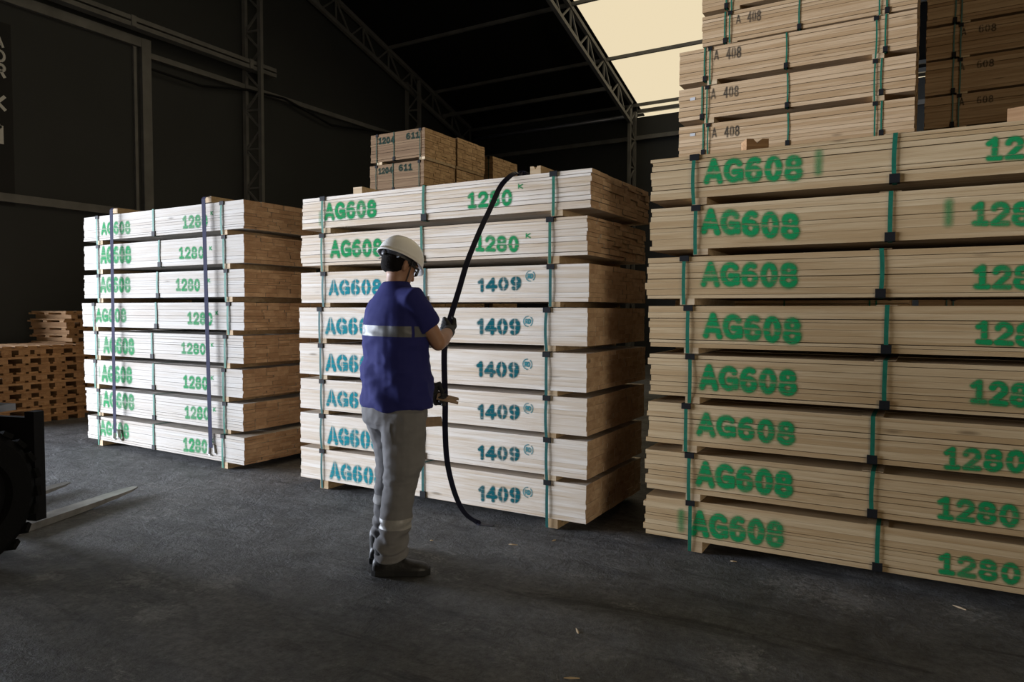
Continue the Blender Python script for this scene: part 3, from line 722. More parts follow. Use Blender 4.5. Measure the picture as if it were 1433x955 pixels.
for k, (zt, zb, u0) in enumerate(S_ROWS):
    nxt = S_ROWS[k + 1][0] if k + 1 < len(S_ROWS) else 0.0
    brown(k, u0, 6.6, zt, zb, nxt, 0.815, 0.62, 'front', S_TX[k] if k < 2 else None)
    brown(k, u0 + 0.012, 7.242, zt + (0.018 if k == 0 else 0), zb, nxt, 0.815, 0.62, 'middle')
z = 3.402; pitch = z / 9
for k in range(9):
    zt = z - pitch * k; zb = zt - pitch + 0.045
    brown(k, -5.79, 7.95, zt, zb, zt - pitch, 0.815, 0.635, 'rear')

# loose bearers lying on top of the stacks
def loose(label, x, y, z0, w, L, h, wood=BEARER_W, notch=False, rz=0.0):
    mb = MB()
    if notch:   # a shallow V cut along its upper face
        pr = [(-w / 2, 0), (w / 2, 0), (w / 2, h), (w * 0.2, h), (0, h * 0.62), (-w * 0.2, h), (-w / 2, h)]
        n = len(pr); vs = [(a, 0, b) for a, b in pr] + [(a, L, b) for a, b in pr]
        mb.add(vs, [tuple(range(n)), tuple(reversed(range(n, 2 * n)))] + [(i, n + i, n + (i + 1) % n, (i + 1) % n) for i in range(n)], 0, rng.random())
    else:
        mb.box((-w / 2, 0, 0), (w / 2, L, h), 0, rng.random())
    o = mb.build('wooden_bearer', wood, tint=True); o.location = (x, y, z0 + 0.001); o.rotation_euler = (0, 0, rz)
    return tag(o, label, 'wooden bearer', 'loose bearers on top of the stacks')
AT, BT, CT = A_PACKS[0], B_PACKS[0], C_PACKS[0]
loose('brown wooden bearer under the first lashing strap on the white stack', -6.83, 4.005, AT[2] + 0.0045, 0.085, 0.95, 0.05)
loose('brown wooden bearer under the lashing strap near the white stack corner', -5.42, 4.0, AT[2] + 0.0045, 0.085, 0.95, 0.05)
loose('short wooden bearer lying on the far end of the middle stack', -3.66, 3.965, BT[2], 0.085, 0.7, 0.05)
loose('notched wooden bearer on the middle stack near its corner', -2.165, 3.965, BT[2], 0.075, 0.6, 0.055, notch=True)
loose('rough wooden offcut on the yellowish stack before the tall tower', -0.825, 4.03, CT[2], 0.12, 0.10, 0.07, PALLET_W, notch=True, rz=0.5)
loose('wooden bearer end on the yellowish stack at the picture edge', 0.345, 4.04, CT[2], 0.11, 0.6, 0.08, PALLET_W, rz=-0.3)

# two lashing straps over the front of the white stack
WEB = mat('dark_blue_webbing', (0.022, 0.022, 0.048), 0.8, spec=0.1)
HOOK = mat('zinc_hook', (0.55, 0.55, 0.54), 0.6)
for x0, x1, lab in ((-6.815, -6.835, 'dark blue lashing strap with grey hook over the outer end of the white stack'), (-5.43, -5.385, 'dark blue lashing strap with grey hook near the corner of the white stack')):
    root = thing('lashing_strap', lab, 'lashing strap', ((x0 + x1) / 2, 3.9, 0), 0, 'lashing straps on the white stack')
    cx = (x0 + x1) / 2; hw = 0.025
    pts = [(x0, 4.96, 2.357), (x0, 4.01, 2.357), (x0, 3.975, 2.352), (x0, 3.962, 2.335)] + [(x0 + (x1 - x0) * t, 3.962 , 2.33 - 2.16 * t) for t in [i / 14 for i in range(1, 15)]]
    rings = []
    for i, (a, b, c) in enumerate(pts):
        nv = (0, 0, 0.0025) if i < 2 else (0, -0.0025, 0)
        rings.append([(a - hw - cx, b - 3.9, c), (a + hw - cx, b - 3.9, c), (a + hw - cx + nv[0], b - 3.9 + nv[1], c + nv[2]), (a - hw - cx + nv[0], b - 3.9 + nv[1], c + nv[2])])
    MB().loft(rings).build('webbing', WEB, root)
    h = MB(); bx = x1 - cx; zt = 0.195; y = 0.078
    for p, q in (((bx - 0.036, y, zt), (bx + 0.03, y, zt)), ((bx - 0.036, y, zt), (bx - 0.042, y, zt - 0.085)), ((bx + 0.03, y, zt), (bx + 0.044, y, zt - 0.07)), ((bx - 0.042, y, zt - 0.085), (bx - 0.01, y, zt - 0.095)), ((bx + 0.044, y, zt - 0.07), (bx + 0.05, y + 0.02, zt - 0.105))):
        h.beam(p, q, 0.030, 0.010)
    h.build('hook', HOOK, root)

# ------------------------------------------------------------------ pallets by the gable wall
def pallet_proto(seed, Lp, Wp, H):
    """pallet with its long side along y; face towards +x"""
    r = random.Random(seed)
    root = link('wooden_pallet', None)
    d = MB(); t = 0.022
    for i in range(9):                                        # deck boards run across, edge boards run along
        y = Lp * (i + 0.5) / 9; d.box((-Wp + 0.02, y - 0.05, H - t), (-0.02, y + 0.05, H - 0.001), 0, r.random())
    for x in (-Wp, -Wp / 2 - 0.05, -0.10): d.box((x, r.uniform(-0.01, 0.0), H - 2 * t - 0.004), (x + 0.10, Lp + r.uniform(0, 0.012), H - t - 0.001), 0, r.random())
    d.build('deck', PALLET_W, root, tint=True)
    n = 6
    for i in range(n):
        y = Lp * (i + 0.5) / n + r.uniform(-0.03, 0.03); w = r.choice((0.085, 0.11, 0.125))
        MB().box((-Wp + 0.01, y - w / 2, 0.0), (-r.uniform(0.004, 0.03), y + w / 2, H - 2 * t - 0.005), 0, r.random()).build('crosspiece', PALLET_W, root, tint=True)
    return root
PH = 0.1035
protos = [pallet_proto(s, 1.22, 0.9, PH) for s in (3, 4, 5)]
def pallet_stack(x, y, rz, n, z0, where, grp, used):
    for k in range(n):
        i = (k * 2 + n) % 3
        if i not in used: o = protos[i]; used.add(i)
        else: o = copy_tree(protos[i])
        r = random.Random(k * 7 + n)
        o.location = (x + r.uniform(-0.012, 0.012), y + r.uniform(-0.015, 0.015), z0 + k * (PH + 0.0005)); o.rotation_euler = (0, 0, rz)
        t = n - 1 - k
        tag(o, 'brown wooden pallet, %s in the pallet stack %s' % (ORD[t] if t == 0 else ORD[t] + ' from the top', where), 'pallet', grp)
used = set()
pallet_stack(-9.28, 3.80, -0.03, 9, 0.0, 'by the gate leaf', 'pallets in the low stack', used)
pallet_stack(-9.93, 5.12, 0.02, 13, 0.0, 'hidden by the white lumber', 'pallets in the tall stack', used)

# ------------------------------------------------------------------ banner with white letters on the gate leaf
ban = MB().box((0, -0.75, 2.85), (0.012, 0.0, 5.42)).build('hanging_banner', mat('black_banner', (0.006, 0.006, 0.006), 0.8))
ban.location = (WX + 0.115, 5.22, 0)
tag(ban, 'black hanging banner with white letters at the edge of the gate', 'banner')
PAINT_W = mat('white_lettering', (0.55, 0.55, 0.52), 0.7)
def glyph_mesh(parent, ch, y, z, h):
    w, st = GLYPH[ch]; b = MB()
    for s in st:
        for p, q in zip(s[:-1], s[1:]): b.beam((0.0135, y + p[0] * h, z + p[1] * h), (0.0135, y + q[0] * h, z + q[1] * h), 0.2 * h, 0.002, up=(1, 0, 0))
    b.build('letter', PAINT_W, parent)
for ch, z, h in (('A', 5.06, 0.16), ('O', 4.86, 0.17), ('R', 4.64, 0.20), ('K', 4.18, 0.22), ('l', 3.70, 0.30)):
    glyph_mesh(ban, ch, -0.075 - GLYPH[ch][0] * h, z, h)

# ------------------------------------------------------------------ forklift at the left edge
FK = thing('forklift', 'dark forklift with black tyres and low steel forks, partly out of view', 'forklift', (-5.06, 1.98, 0), 0.315)
FBODY = mat('dark_forklift_paint', (0.010, 0.010, 0.011), 0.6, spec=0.15)
FBLACK = mat('forklift_black', (0.006, 0.006, 0.0065), 0.7, spec=0.12)
TYRE = mat('black_rubber', (0.006, 0.006, 0.006), 0.95, spec=0.08, bump=0.4, bscale=60)
FORK = mat('worn_fork_steel', (0.30, 0.29, 0.27), 0.42, metal=0.7, var=0.35, vscale=8)
ch = MB()
ch.box((-0.52, -2.3, 0.28), (0.52, -0.42, 0.78)).box((-0.50, -2.55, 0.30), (0.50, -1.7, 1.10)).box((-0.45, -1.0, 0.78), (0.45, -0.48, 0.98))
ch.build('chassis', FBODY, FK)
gd = MB()
for x in (-0.46, 0.46):
    gd.beam((x, -0.55, 0.9), (x, -0.85, 2.1), 0.06, 0.06).beam((x, -2.1, 1.0), (x, -1.95, 2.1), 0.06, 0.06).beam((x, -0.85, 2.1), (x, -1.95, 2.1), 0.06, 0.06)
for y in (-0.85, -1.1, -1.35, -1.6, -1.95): gd.beam((-0.46, y, 2.1), (0.46, y, 2.1), 0.05, 0.04)
gd.build('overhead_guard', FBODY, FK)
MB().box((-0.25, -1.6, 0.98), (0.25, -1.1, 1.12)).box((-0.25, -1.75, 1.10), (0.25, -1.6, 1.6)).build('seat', FBLACK, FK)
mast = MB()
for x in (-0.33, 0.24): mast.box((x, -0.16, 0.08), (x + 0.09, -0.04, 2.25))
mast.box((-0.33, -0.14, 2.15), (0.33, -0.06, 2.25)).box((-0.33, -0.15, 0.55), (0.33, -0.11, 0.65)).tube([(0, -0.1, 0.15), (0, -0.1, 2.1)], 0.045, 10)
mast.build('mast', FBLACK, FK)
car = MB()
car.box((-0.60, -0.03, 0.14), (0.52, 0.02, 0.26)).box((-0.60, -0.03, 0.60), (0.52, 0.02, 0.74))
car.box((0.52, -0.035, 0.13), (0.585, 0.035, 0.775)).box((-0.62, -0.035, 0.13), (-0.555, 0.035, 0.775))
for x in (-0.3, 0.0, 0.3): car.box((x - 0.03, -0.03, 0.26), (x + 0.03, 0.01, 0.60))
car.box((-0.54, -0.028, 0.26), (0.52, -0.012, 0.60))
car.build('carriage', FBLACK, FK)
hd = MB().box((-0.50, -0.10, 0.775), (0.40, 0.02, 0.815)).box((-0.40, -0.22, 0.76), (0.22, -0.03, 0.86)); hd.build('hydraulic_block', mat('dull_steel', (0.16, 0.16, 0.17), 0.35, metal=0.6), FK)
for x in (-0.30, 0.30):
    f = MB()
    sec = [(-0.0, 0.62, 0.045), (0.01, 0.20, 0.045), (0.04, 0.085, 0.045)]
    f.box((x - 0.06, 0.022, 0.004), (x + 0.06, 0.065, 0.62))
    rings = []
    for y, th, hw in ((0.06, 0.045, 0.06), (0.5, 0.040, 0.06), (0.85, 0.026, 0.055), (1.02, 0.014, 0.045), (1.09, 0.008, 0.022)):
        z1 = 0.046
        rings.append([(x - hw, y, z1 - th), (x + hw, y, z1 - th), (x + hw, y, z1), (x - hw, y, z1)])
    f.loft(rings); f.build('fork', FORK, FK)
def wheel(x, y, R, w):
    rings = []
    b = MB(); n = 40
    prof = [(R * 0.55, -w / 2), (R * 0.86, -w / 2), (R * 0.97, -w * 0.42), (R, -w * 0.3), (R, w * 0.3), (R * 0.97, w * 0.42), (R * 0.86, w / 2), (R * 0.55, w / 2)]
    for j in range(n + 1):
        a = 2 * math.pi * j / n
        rings.append([(x + q, y + p * math.cos(a), R + p * math.sin(a)) for p, q in prof])
    b.loft(rings, cap=False)
    for j in range(22):                                  # tread lugs
        for sgn in (-1, 1):
            a = 2 * math.pi * (j + (0.5 if sgn > 0 else 0)) / 22
            c = Vector((x + sgn * w * 0.25, y + (R - 0.004) * math.cos(a), R + (R - 0.004) * math.sin(a)))
            t = Vector((0, -math.sin(a), math.cos(a))); nrm = Vector((0, math.cos(a), math.sin(a)))
            if c.z < 0.05: continue
            b.beam(c - Vector((sgn * w * 0.02, 0, 0)) , c + Vector((sgn * w * 0.27, 0, 0)) + t * 0.02, 0.055, 0.026, up=nrm)
    o = b.build('tyre', TYRE, FK, smooth=False)
    h = MB(); rr = []
    for q, p in ((-w * 0.35, R * 0.56), (w * 0.30, R * 0.56), (w * 0.34, R * 0.40), (w * 0.25, R * 0.22), (w * 0.36, R * 0.18), (w * 0.36, R * 0.02)):
        rr.append([(x + (q if x > 0 else -q), y + p * math.cos(2 * math.pi * j / 24), R + p * math.sin(2 * math.pi * j / 24)) for j in range(24)])
    h.loft(rr); h.build('rim', FBODY, o)
wheel(0.55, -0.47, 0.37, 0.26); wheel(-0.55, -0.47, 0.37, 0.26); wheel(0.45, -1.95, 0.27, 0.2); wheel(-0.45, -1.95, 0.27, 0.2)

# ------------------------------------------------------------------ the man
PX, PY = -2.42, 2.89
BODY_RZ = CAM_YAW - math.pi / 4
man = link('person', None); man.location = (PX, PY, 0); man.rotation_euler = (0, 0, BODY_RZ)
tag(man, 'person seen from behind in white helmet, navy T-shirt and grey trousers, holding a black strap', 'person')
SKIN = mat('skin', (0.36, 0.19, 0.115), 0.55, var=0.08, vscale=20)
HAIR = mat('black_hair', (0.010, 0.008, 0.007), 0.9, spec=0.1, bump=0.6, bscale=250)
SHIRT = mat('navy_cotton', (0.024, 0.026, 0.130), 0.85, spec=0.15, bump=0.12, bscale=500)
TROUSER = mat('grey_twill', (0.185, 0.180, 0.180), 0.85, spec=0.15, bump=0.12, bscale=500, var=0.08, vscale=14)
TAPE = mat('grey_shirt_tape', (0.105, 0.105, 0.105), 0.5, var=0.06, vscale=60)
REFLECT = mat('reflective_tape', (0.31, 0.30, 0.285), 0.45, var=0.06, vscale=60)
GLOVE = mat('black_glove', (0.012, 0.012, 0.013), 0.7, bump=0.3, bscale=200)
BOOT = mat('black_boot', (0.014, 0.013, 0.012), 0.5, bump=0.15, bscale=90)
SOLE = mat('boot_sole', (0.010, 0.010, 0.010), 0.8)
HELMET = mat('white_helmet', (0.84, 0.82, 0.78), 0.35)
def ell(z, cx, cy, rx, ry, n=28, p=2.3):
    out = []
    for j in range(n):
        a = 2 * math.pi * j / n; c, s_ = math.cos(a), math.sin(a)
        out.append((cx + rx * math.copysign(abs(c) ** (2 / p), c), cy + ry * math.copysign(abs(s_) ** (2 / p), s_), z))
    return out
HC = Vector((0.0, 0.032, 1.618)); HROT = Matrix.Rotation(math.radians(-25), 3, 'X')
def H(x, y, z): return HC + HROT @ Vector((x, y, z))
# joints
SH_R, EL_R, WR_R = Vector((0.168, 0.0, 1.43)), Vector((0.2, 0.135, 1.208)), Vector((0.062, 0.325, 1.262))
SH_L, EL_L, WR_L = Vector((-0.146, 0.0, 1.395)), Vector((-0.205, 0.14, 1.16)), Vector((-0.065, 0.285, 0.955))
LEG_R = [((0.095, -0.005, 0.86), 0.118), ((0.092, -0.008, 0.78), 0.117), ((0.084, -0.001, 0.70), 0.115), ((0.084, -0.002, 0.61), 0.108), ((0.081, -0.011, 0.53), 0.095), ((0.074, -0.024, 0.445), 0.088), ((0.066, -0.033, 0.354), 0.083), ((0.064, -0.042, 0.25), 0.078), ((0.057, -0.057, 0.16), 0.076), ((0.052, -0.063, 0.10), 0.073), ((0.052, -0.060, 0.070), 0.060)]
LEG_L = [((-0.092, 0.008, 0.86), 0.114), ((-0.088, 0.018, 0.78), 0.112), ((-0.076, 0.024, 0.70), 0.104), ((-0.064, 0.036, 0.61), 0.096), ((-0.070, 0.040, 0.53), 0.090), ((-0.080, 0.033, 0.445), 0.085), ((-0.088, 0.025, 0.354), 0.080), ((-0.093, 0.020, 0.25), 0.075), ((-0.102, 0.010, 0.16), 0.073), ((-0.099, 0.014, 0.095), 0.068), ((-0.098, 0.016, 0.075), 0.056)]
b = MB()
b.loft([ell(0.84, 0, 0.0, 0.165, 0.115), ell(0.95, 0, 0.005, 0.155, 0.115), ell(1.08, 0, 0.01, 0.150, 0.11), ell(1.25, 0, 0.012, 0.165, 0.118), ell(1.38, 0, 0.008, 0.165, 0.10), ell(1.45, 0, 0.005, 0.12, 0.075), ell(1.485, 0, 0.010, 0.065, 0.058)])
b.tube([(0, 0.006, 1.45), (0, 0.016, 1.52), (0, 0.028, 1.59)], [0.062, 0.056, 0.055], 16)
hr = []
for z, cy, rx, ry in ((-0.118, 0.058, 0.020, 0.020), (-0.105, 0.050, 0.040, 0.038), (-0.075, 0.030, 0.056, 0.066), (-0.035, 0.012, 0.067, 0.084), (0.0, 0.005, 0.072, 0.092), (0.04, 0.0, 0.074, 0.095), (0.08, -0.005, 0.066, 0.086), (0.105, -0.005, 0.045, 0.06), (0.118, 0, 0.02, 0.03)):
    hr.append([H(x, y, zz) for x, y, zz in ell(z, 0, cy, rx, ry, 24, 2.1)])
b.loft(hr)
b.tube([H(0, 0.092, 0.012), H(0, 0.108, -0.020), H(0, 0.112, -0.034)], [0.008, 0.011, 0.013], 10)            # nose
b.tube([H(-0.022, 0.088, -0.062), H(0, 0.096, -0.062), H(0.022, 0.088, -0.062)], 0.0075, 8)                    # lips
b.tube([H(-0.018, 0.088, -0.073), H(0, 0.094, -0.074), H(0.018, 0.088, -0.073)], 0.0075, 8)
b.tube([H(-0.048, 0.078, 0.026), H(0, 0.094, 0.024), H(0.048, 0.078, 0.026)], 0.011, 8)                        # brow
for sx in (-1, 1):
    b.ellipsoid(H(sx * 0.075, -0.006, -0.012), (0.009, 0.019, 0.033), HROT @ Matrix.Rotation(sx * 0.35, 3, 'Z'))
b.tube([SH_R * 0.55 + Vector((0, 0, 0.64)), SH_R, SH_R.lerp(EL_R, 0.5), EL_R], [0.045, 0.048, 0.046, 0.042], 14)
b.tube([EL_R, EL_R.lerp(WR_R, 0.3), EL_R.lerp(WR_R, 0.65), WR_R], [0.042, 0.045, 0.037, 0.028], 14)
b.tube([SH_L * 0.55 + Vector((0, 0, 0.64)), SH_L, SH_L.lerp(EL_L, 0.5), EL_L], [0.045, 0.048, 0.046, 0.042], 14)
b.tube([EL_L, EL_L.lerp(WR_L, 0.3), EL_L.lerp(WR_L, 0.65), WR_L], [0.042, 0.045, 0.037, 0.028], 14)
for lg in (LEG_R, LEG_L):
    b.tube([p for p, r in lg] + [(lg[-1][0][0], lg[-1][0][1], 0.075)], [max(0.036, r * 0.62) for p, r in lg] + [0.034], 14)
for W_, E_ in ((WR_R, EL_R), (WR_L, EL_L)):                                                                     # palms inside the gloves
    d = (W_ - E_).normalized(); b.tube([W_, W_ + d * 0.03], [0.024, 0.018], 12)
me = refine(b, 0.006, 5); me.materials.append(SKIN)
link('body', me, man)

def fold(amp, fx, fz, seed, base=0.5):
    o = Vector((seed * 3.1, seed * 1.7, seed * 5.3))
    def f(c, n):
        q = Vector((c.x * fx, c.y * fx, c.z * fz)) + o
        return amp * (noise.noise(q) * 0.7 + (abs(noise.noise(q * 1.9)) - 0.3) * -0.6 + noise.noise(q * 3.7) * 0.18)
    return f
# T-shirt
b = MB()
b.loft([ell(0.868, 0, 0.012, 0.212, 0.160), ell(0.90, 0, 0.012, 0.214, 0.162), ell(0.96, 0, 0.012, 0.212, 0.162), ell(1.08, 0, 0.014, 0.203, 0.157), ell(1.165, 0, 0.012, 0.196, 0.152), ell(1.24, 0, 0.010, 0.194, 0.150), ell(1.32, 0, 0.006, 0.196, 0.142), ell(1.39, 0.003, 0.002, 0.180, 0.122), ell(1.44, 0.010, 0.002, 0.146, 0.100), ell(1.48, 0.006, 0.006, 0.108, 0.080), ell(1.508, 0, 0.012, 0.085, 0.072), ell(1.528, 0, 0.016, 0.068, 0.064)])
for sgn, S_, E_ in ((1, SH_R, EL_R), (-1, SH_L, EL_L)):
    hem = S_.lerp(E_, 0.62)
    b.tube([Vector((sgn * 0.09, 0.0, S_.z - 0.005)), S_ + Vector((-sgn * 0.012, 0, 0.004)), S_.lerp(E_, 0.32), hem], [0.075, 0.071, 0.066, 0.066] if sgn > 0 else [0.066, 0.064, 0.062, 0.064], 18, round_ends=False)
me = refine(b, 0.0075, 5)
fo = fold(0.017, 6, 4.2, 2); fo2 = fold(0.015, 3.5, 10.0, 5)
def shirt_fold(c, n):
    k = min(1.0, max(0.15, (1.50 - c.z) / 0.25))
    diag = math.sin((c.x * 0.7 + c.y * 0.7) * 26 + c.z * 17 + 2.0 * noise.noise(Vector((c.x * 5, c.y * 5, c.z * 5)))) * 0.008 * max(0, min(1, (1.2 - c.z) / 0.2))
    return k * (fo(c, n) + fo2(c, n)) + diag
displace(me, shirt_fold)
me.materials.append(SHIRT)
link('t_shirt', me, man)
band = slice_band(me, (0, 0, 1.300), (0.02, 0, 1), (0, 0, 1.246), (-0.02, 0, -1), 0.0022)
bm = bmesh.new(); bm.from_mesh(band)       # the tape runs round the trunk only, not over the sleeves
kill = [f for f in bm.faces for c_ in (f.calc_center_median(),) if abs(c_.x) > 0.125 and c_.y > 0.075 or abs(c_.x) > 0.212 or (c_.x > 0.1 and -0.036 < c_.y < -0.018)]
bmesh.ops.delete(bm, geom=kill, context='FACES'); bm.to_mesh(band); bm.free()
band.materials.clear(); band.materials.append(TAPE); link('reflective_band', band, man)
# trousers
b = MB()
b.loft([ell(0.95, 0, 0.010, 0.178, 0.132), ell(0.90, 0, 0.006, 0.192, 0.146), ell(0.85, 0, 0.002, 0.196, 0.152), ell(0.80, 0, 0.004, 0.190, 0.146), ell(0.76, 0, 0.008, 0.16, 0.12)])
for lg in (LEG_R, LEG_L): b.tube([p for p, r in lg], [r for p, r in lg], 20, round_ends=False)
me = refine(b, 0.0075, 4)
tf = fold(0.014, 6, 7, 9); tf2 = fold(0.012, 5, 16, 4)
def trouser_fold(c, n):
    low = max(0, min(1, (0.34 - c.z) / 0.2))
    ankle = math.sin(c.z * 95 + (c.x - c.y) * 30 + 3 * noise.noise(c * 9)) * 0.011 * low
    knee = math.exp(-((c.z - 0.50) / 0.07) ** 2)
    return tf(c, n) + tf2(c, n) * (0.35 + 0.9 * knee + 0.6 * low) + ankle
displace(me, trouser_fold)
me.materials.append(TROUSER)
trousers = link('trousers', me, man)
rb_ = []
for z1, z0, sgn in ((0.306, 0.250, 1), (0.392, 0.340, -1)):
    bd = slice_band(me, (0, 0, z1), (0, 0, 1), (0, 0, z0), (0, 0, -1), 0.002)
    bm = bmesh.new(); bm.from_mesh(bd)
    bmesh.ops.delete(bm, geom=[f for f in bm.faces if (f.calc_center_median().x + 0.012) * sgn < 0], context='FACES'); bm.to_mesh(bd); bm.free()
    bd.materials.clear(); bd.materials.append(REFLECT); link('reflective_band', bd, man)
# back pocket: a patch lifted off the trousers
bd = slice_band(me, (0, 0, 0.808), (0, 0, 1), (0, 0, 0.70), (0, 0, -1), 0.0045)
bm = bmesh.new(); bm.from_mesh(bd)
for p, n in (((0.028, 0, 0), (-1, 0, 0)), ((0.135, 0, 0), (1, 0, 0))):
    bmesh.ops.bisect_plane(bm, geom=bm.verts[:] + bm.edges[:] + bm.faces[:], plane_co=p, plane_no=n, clear_outer=True)
bmesh.ops.delete(bm, geom=[f for f in bm.faces if f.calc_center_median().y > -0.02], context='FACES'); bm.to_mesh(bd); bm.free()
bd.materials.clear(); bd.materials.append(TROUSER); link('back_pocket', bd, trousers)
# boots
def boot(heel, ang, sgn):
    c, s_ = math.cos(ang), math.sin(ang)
    def T(a, w, z): return (heel[0] + a * c - w * s_, heel[1] + a * s_ + w * c, z)
    def ring(a, hw, z0, z1, n=18):
        return [T(a, hw * math.cos(2 * math.pi * j / n), z0 + (z1 - z0) * max(0.0, math.sin(2 * math.pi * j / n)) ** 0.8) for j in range(n)]
    u = MB()
    u.loft([ring(0.004, 0.026, 0.02, 0.075), ring(0.02, 0.036, 0.02, 0.10), ring(0.05, 0.040, 0.02, 0.125), ring(0.09, 0.041, 0.02, 0.125), ring(0.13, 0.042, 0.02, 0.105), ring(0.17, 0.046, 0.02, 0.085), ring(0.21, 0.050, 0.02, 0.072), ring(0.25, 0.050, 0.02, 0.066), ring(0.28, 0.040, 0.02, 0.055), ring(0.296, 0.020, 0.02, 0.036)])
    u.tube([T(0.06, 0, 0.07), T(0.06, 0, 0.15)], [0.048, 0.050], 16)
    me = refine(u, 0.006, 3); me.materials.append(BOOT)
    o = link('boot', me, man)
    so = MB(); out = []
    for a, hw in ((-0.002, 0.024), (0.02, 0.038), (0.07, 0.041), (0.12, 0.040), (0.18, 0.048), (0.24, 0.052), (0.28, 0.042), (0.302, 0.018)): out.append((a, hw))
    poly = [(a, hw) for a, hw in out] + [(a, -hw) for a, hw in reversed(out)]
    so.loft([[T(a, w * k, z) for a, w in poly] for z, k in ((0.001, 0.95), (0.004, 1.0), (0.026, 1.0), (0.030, 0.96))])
    so.build('sole', SOLE, o)
def RF(r, d): return (0.70711 * (r - d), 0.70711 * (r + d))
boot(RF(-0.104, -0.085), math.pi / 4 + 0.06, 1)
boot(RF(-0.128, 0.062), 2.05, -1)
# hair, helmet, glasses
b = MB(); rings = []
for z, cy, rx, ry in ((-0.064, -0.036, 0.030, 0.030), (-0.056, -0.031, 0.050, 0.050), (-0.038, -0.020, 0.0665, 0.071), (-0.015, -0.012, 0.0745, 0.084), (0.02, -0.010, 0.078, 0.091), (0.06, -0.010, 0.076, 0.090), (0.095, -0.008, 0.058, 0.070), (0.112, -0.004, 0.03, 0.04)):
    rings.append([H(x, y, zz) for x, y, zz in ell(z, 0, cy, rx, ry, 28, 2.1)])
b.loft(rings); b.build('hair', HAIR, man, smooth=True)
b = MB(); nseg = 48
def shell(k, drop=0.0):
    rr = []
    for i in range(15):
        ph = math.pi / 2 * i / 14; ring = []
        for j in range(nseg):
            a = 2 * math.pi * j / nseg; x = 0.108 * k * math.cos(ph) ** 0.9 * math.cos(a); y = 0.130 * k * math.cos(ph) ** 0.9 * math.sin(a)
            z = 0.032 + 0.118 * k * math.sin(ph)
            z += 0.004 * math.exp(-((abs(x) - 0.0) / 0.012) ** 2) * math.cos(ph) ** 0.3 * (1 if k > 0.99 else 0) * min(1, ph * 3)
            ring.append(H(x, y, z))
        rr.append(ring)
    return rr
def rimring(g, z, vis):
    out = []
    for j in range(nseg):
        a = 2 * math.pi * j / nseg; front = max(0, math.sin(a)) ** 2.5
        out.append(H((0.108 + g) * math.cos(a), (0.130 + g + vis * front) * math.sin(a), z - 0.014 * front * (vis > 0)))
    return out
outer = shell(1.0); inner = shell(0.965)
b.loft(list(reversed(inner)) + [rimring(-0.003, 0.026, 0.0), rimring(0.004, 0.022, 0.016), rimring(0.006, 0.025, 0.018), rimring(0.005, 0.031, 0.014), rimring(0.001, 0.034, 0.004)] + outer, cap=True)
hel = b.build('helmet', HELMET, man, smooth=True)
b = MB()
b.loft([[H(x, y, zz) for x, y, zz in ell(z, 0, -0.010, rx, ry, 36, 2.1)] for z, rx, ry in ((0.012, 0.082, 0.097), (0.032, 0.086, 0.101), (0.032, 0.083, 0.098), (0.012, 0.079, 0.094), (0.012, 0.082, 0.097))], cap=False)
b.ellipsoid(H(0.0, -0.108, 0.016), (0.017, 0.008, 0.017), HROT)
for sx in (-1, 1):
    b.beam(H(sx * 0.082, -0.03, 0.04), H(sx * 0.087, -0.075, -0.0), 0.018, 0.004)
    b.beam(H(sx * 0.086, 0.02, 0.035), H(sx * 0.06, 0.045, -0.095), 0.014, 0.003)
b.build('suspension_band', mat('dark_grey_plastic', (0.03, 0.03, 0.035), 0.5), hel)
b = MB()
for sx in (-1, 1):
    b.beam(H(sx * 0.079, -0.005, 0.006), H(sx * 0.074, 0.072, 0.006), 0.004, 0.010)
    rg = []
    for z in (-0.018, 0.014):
        rg.append([H(sx * x, y, z) for x, y in ((0.072, 0.074), (0.062, 0.094), (0.040, 0.106), (0.012, 0.110), (0.012, 0.108), (0.040, 0.104), (0.061, 0.092), (0.070, 0.074))])
    b.loft(rg)
b.build('safety_glasses', mat('dark_glasses', (0.02, 0.02, 0.025), 0.2), man, smooth=False)
b = MB()
for sx in (-1, 1): b.ellipsoid(H(sx * 0.031, 0.083, 0.002), (0.013, 0.010, 0.008), HROT, 12, 8)
b.build('eyes', mat('eye', (0.3, 0.28, 0.26), 0.3), man)
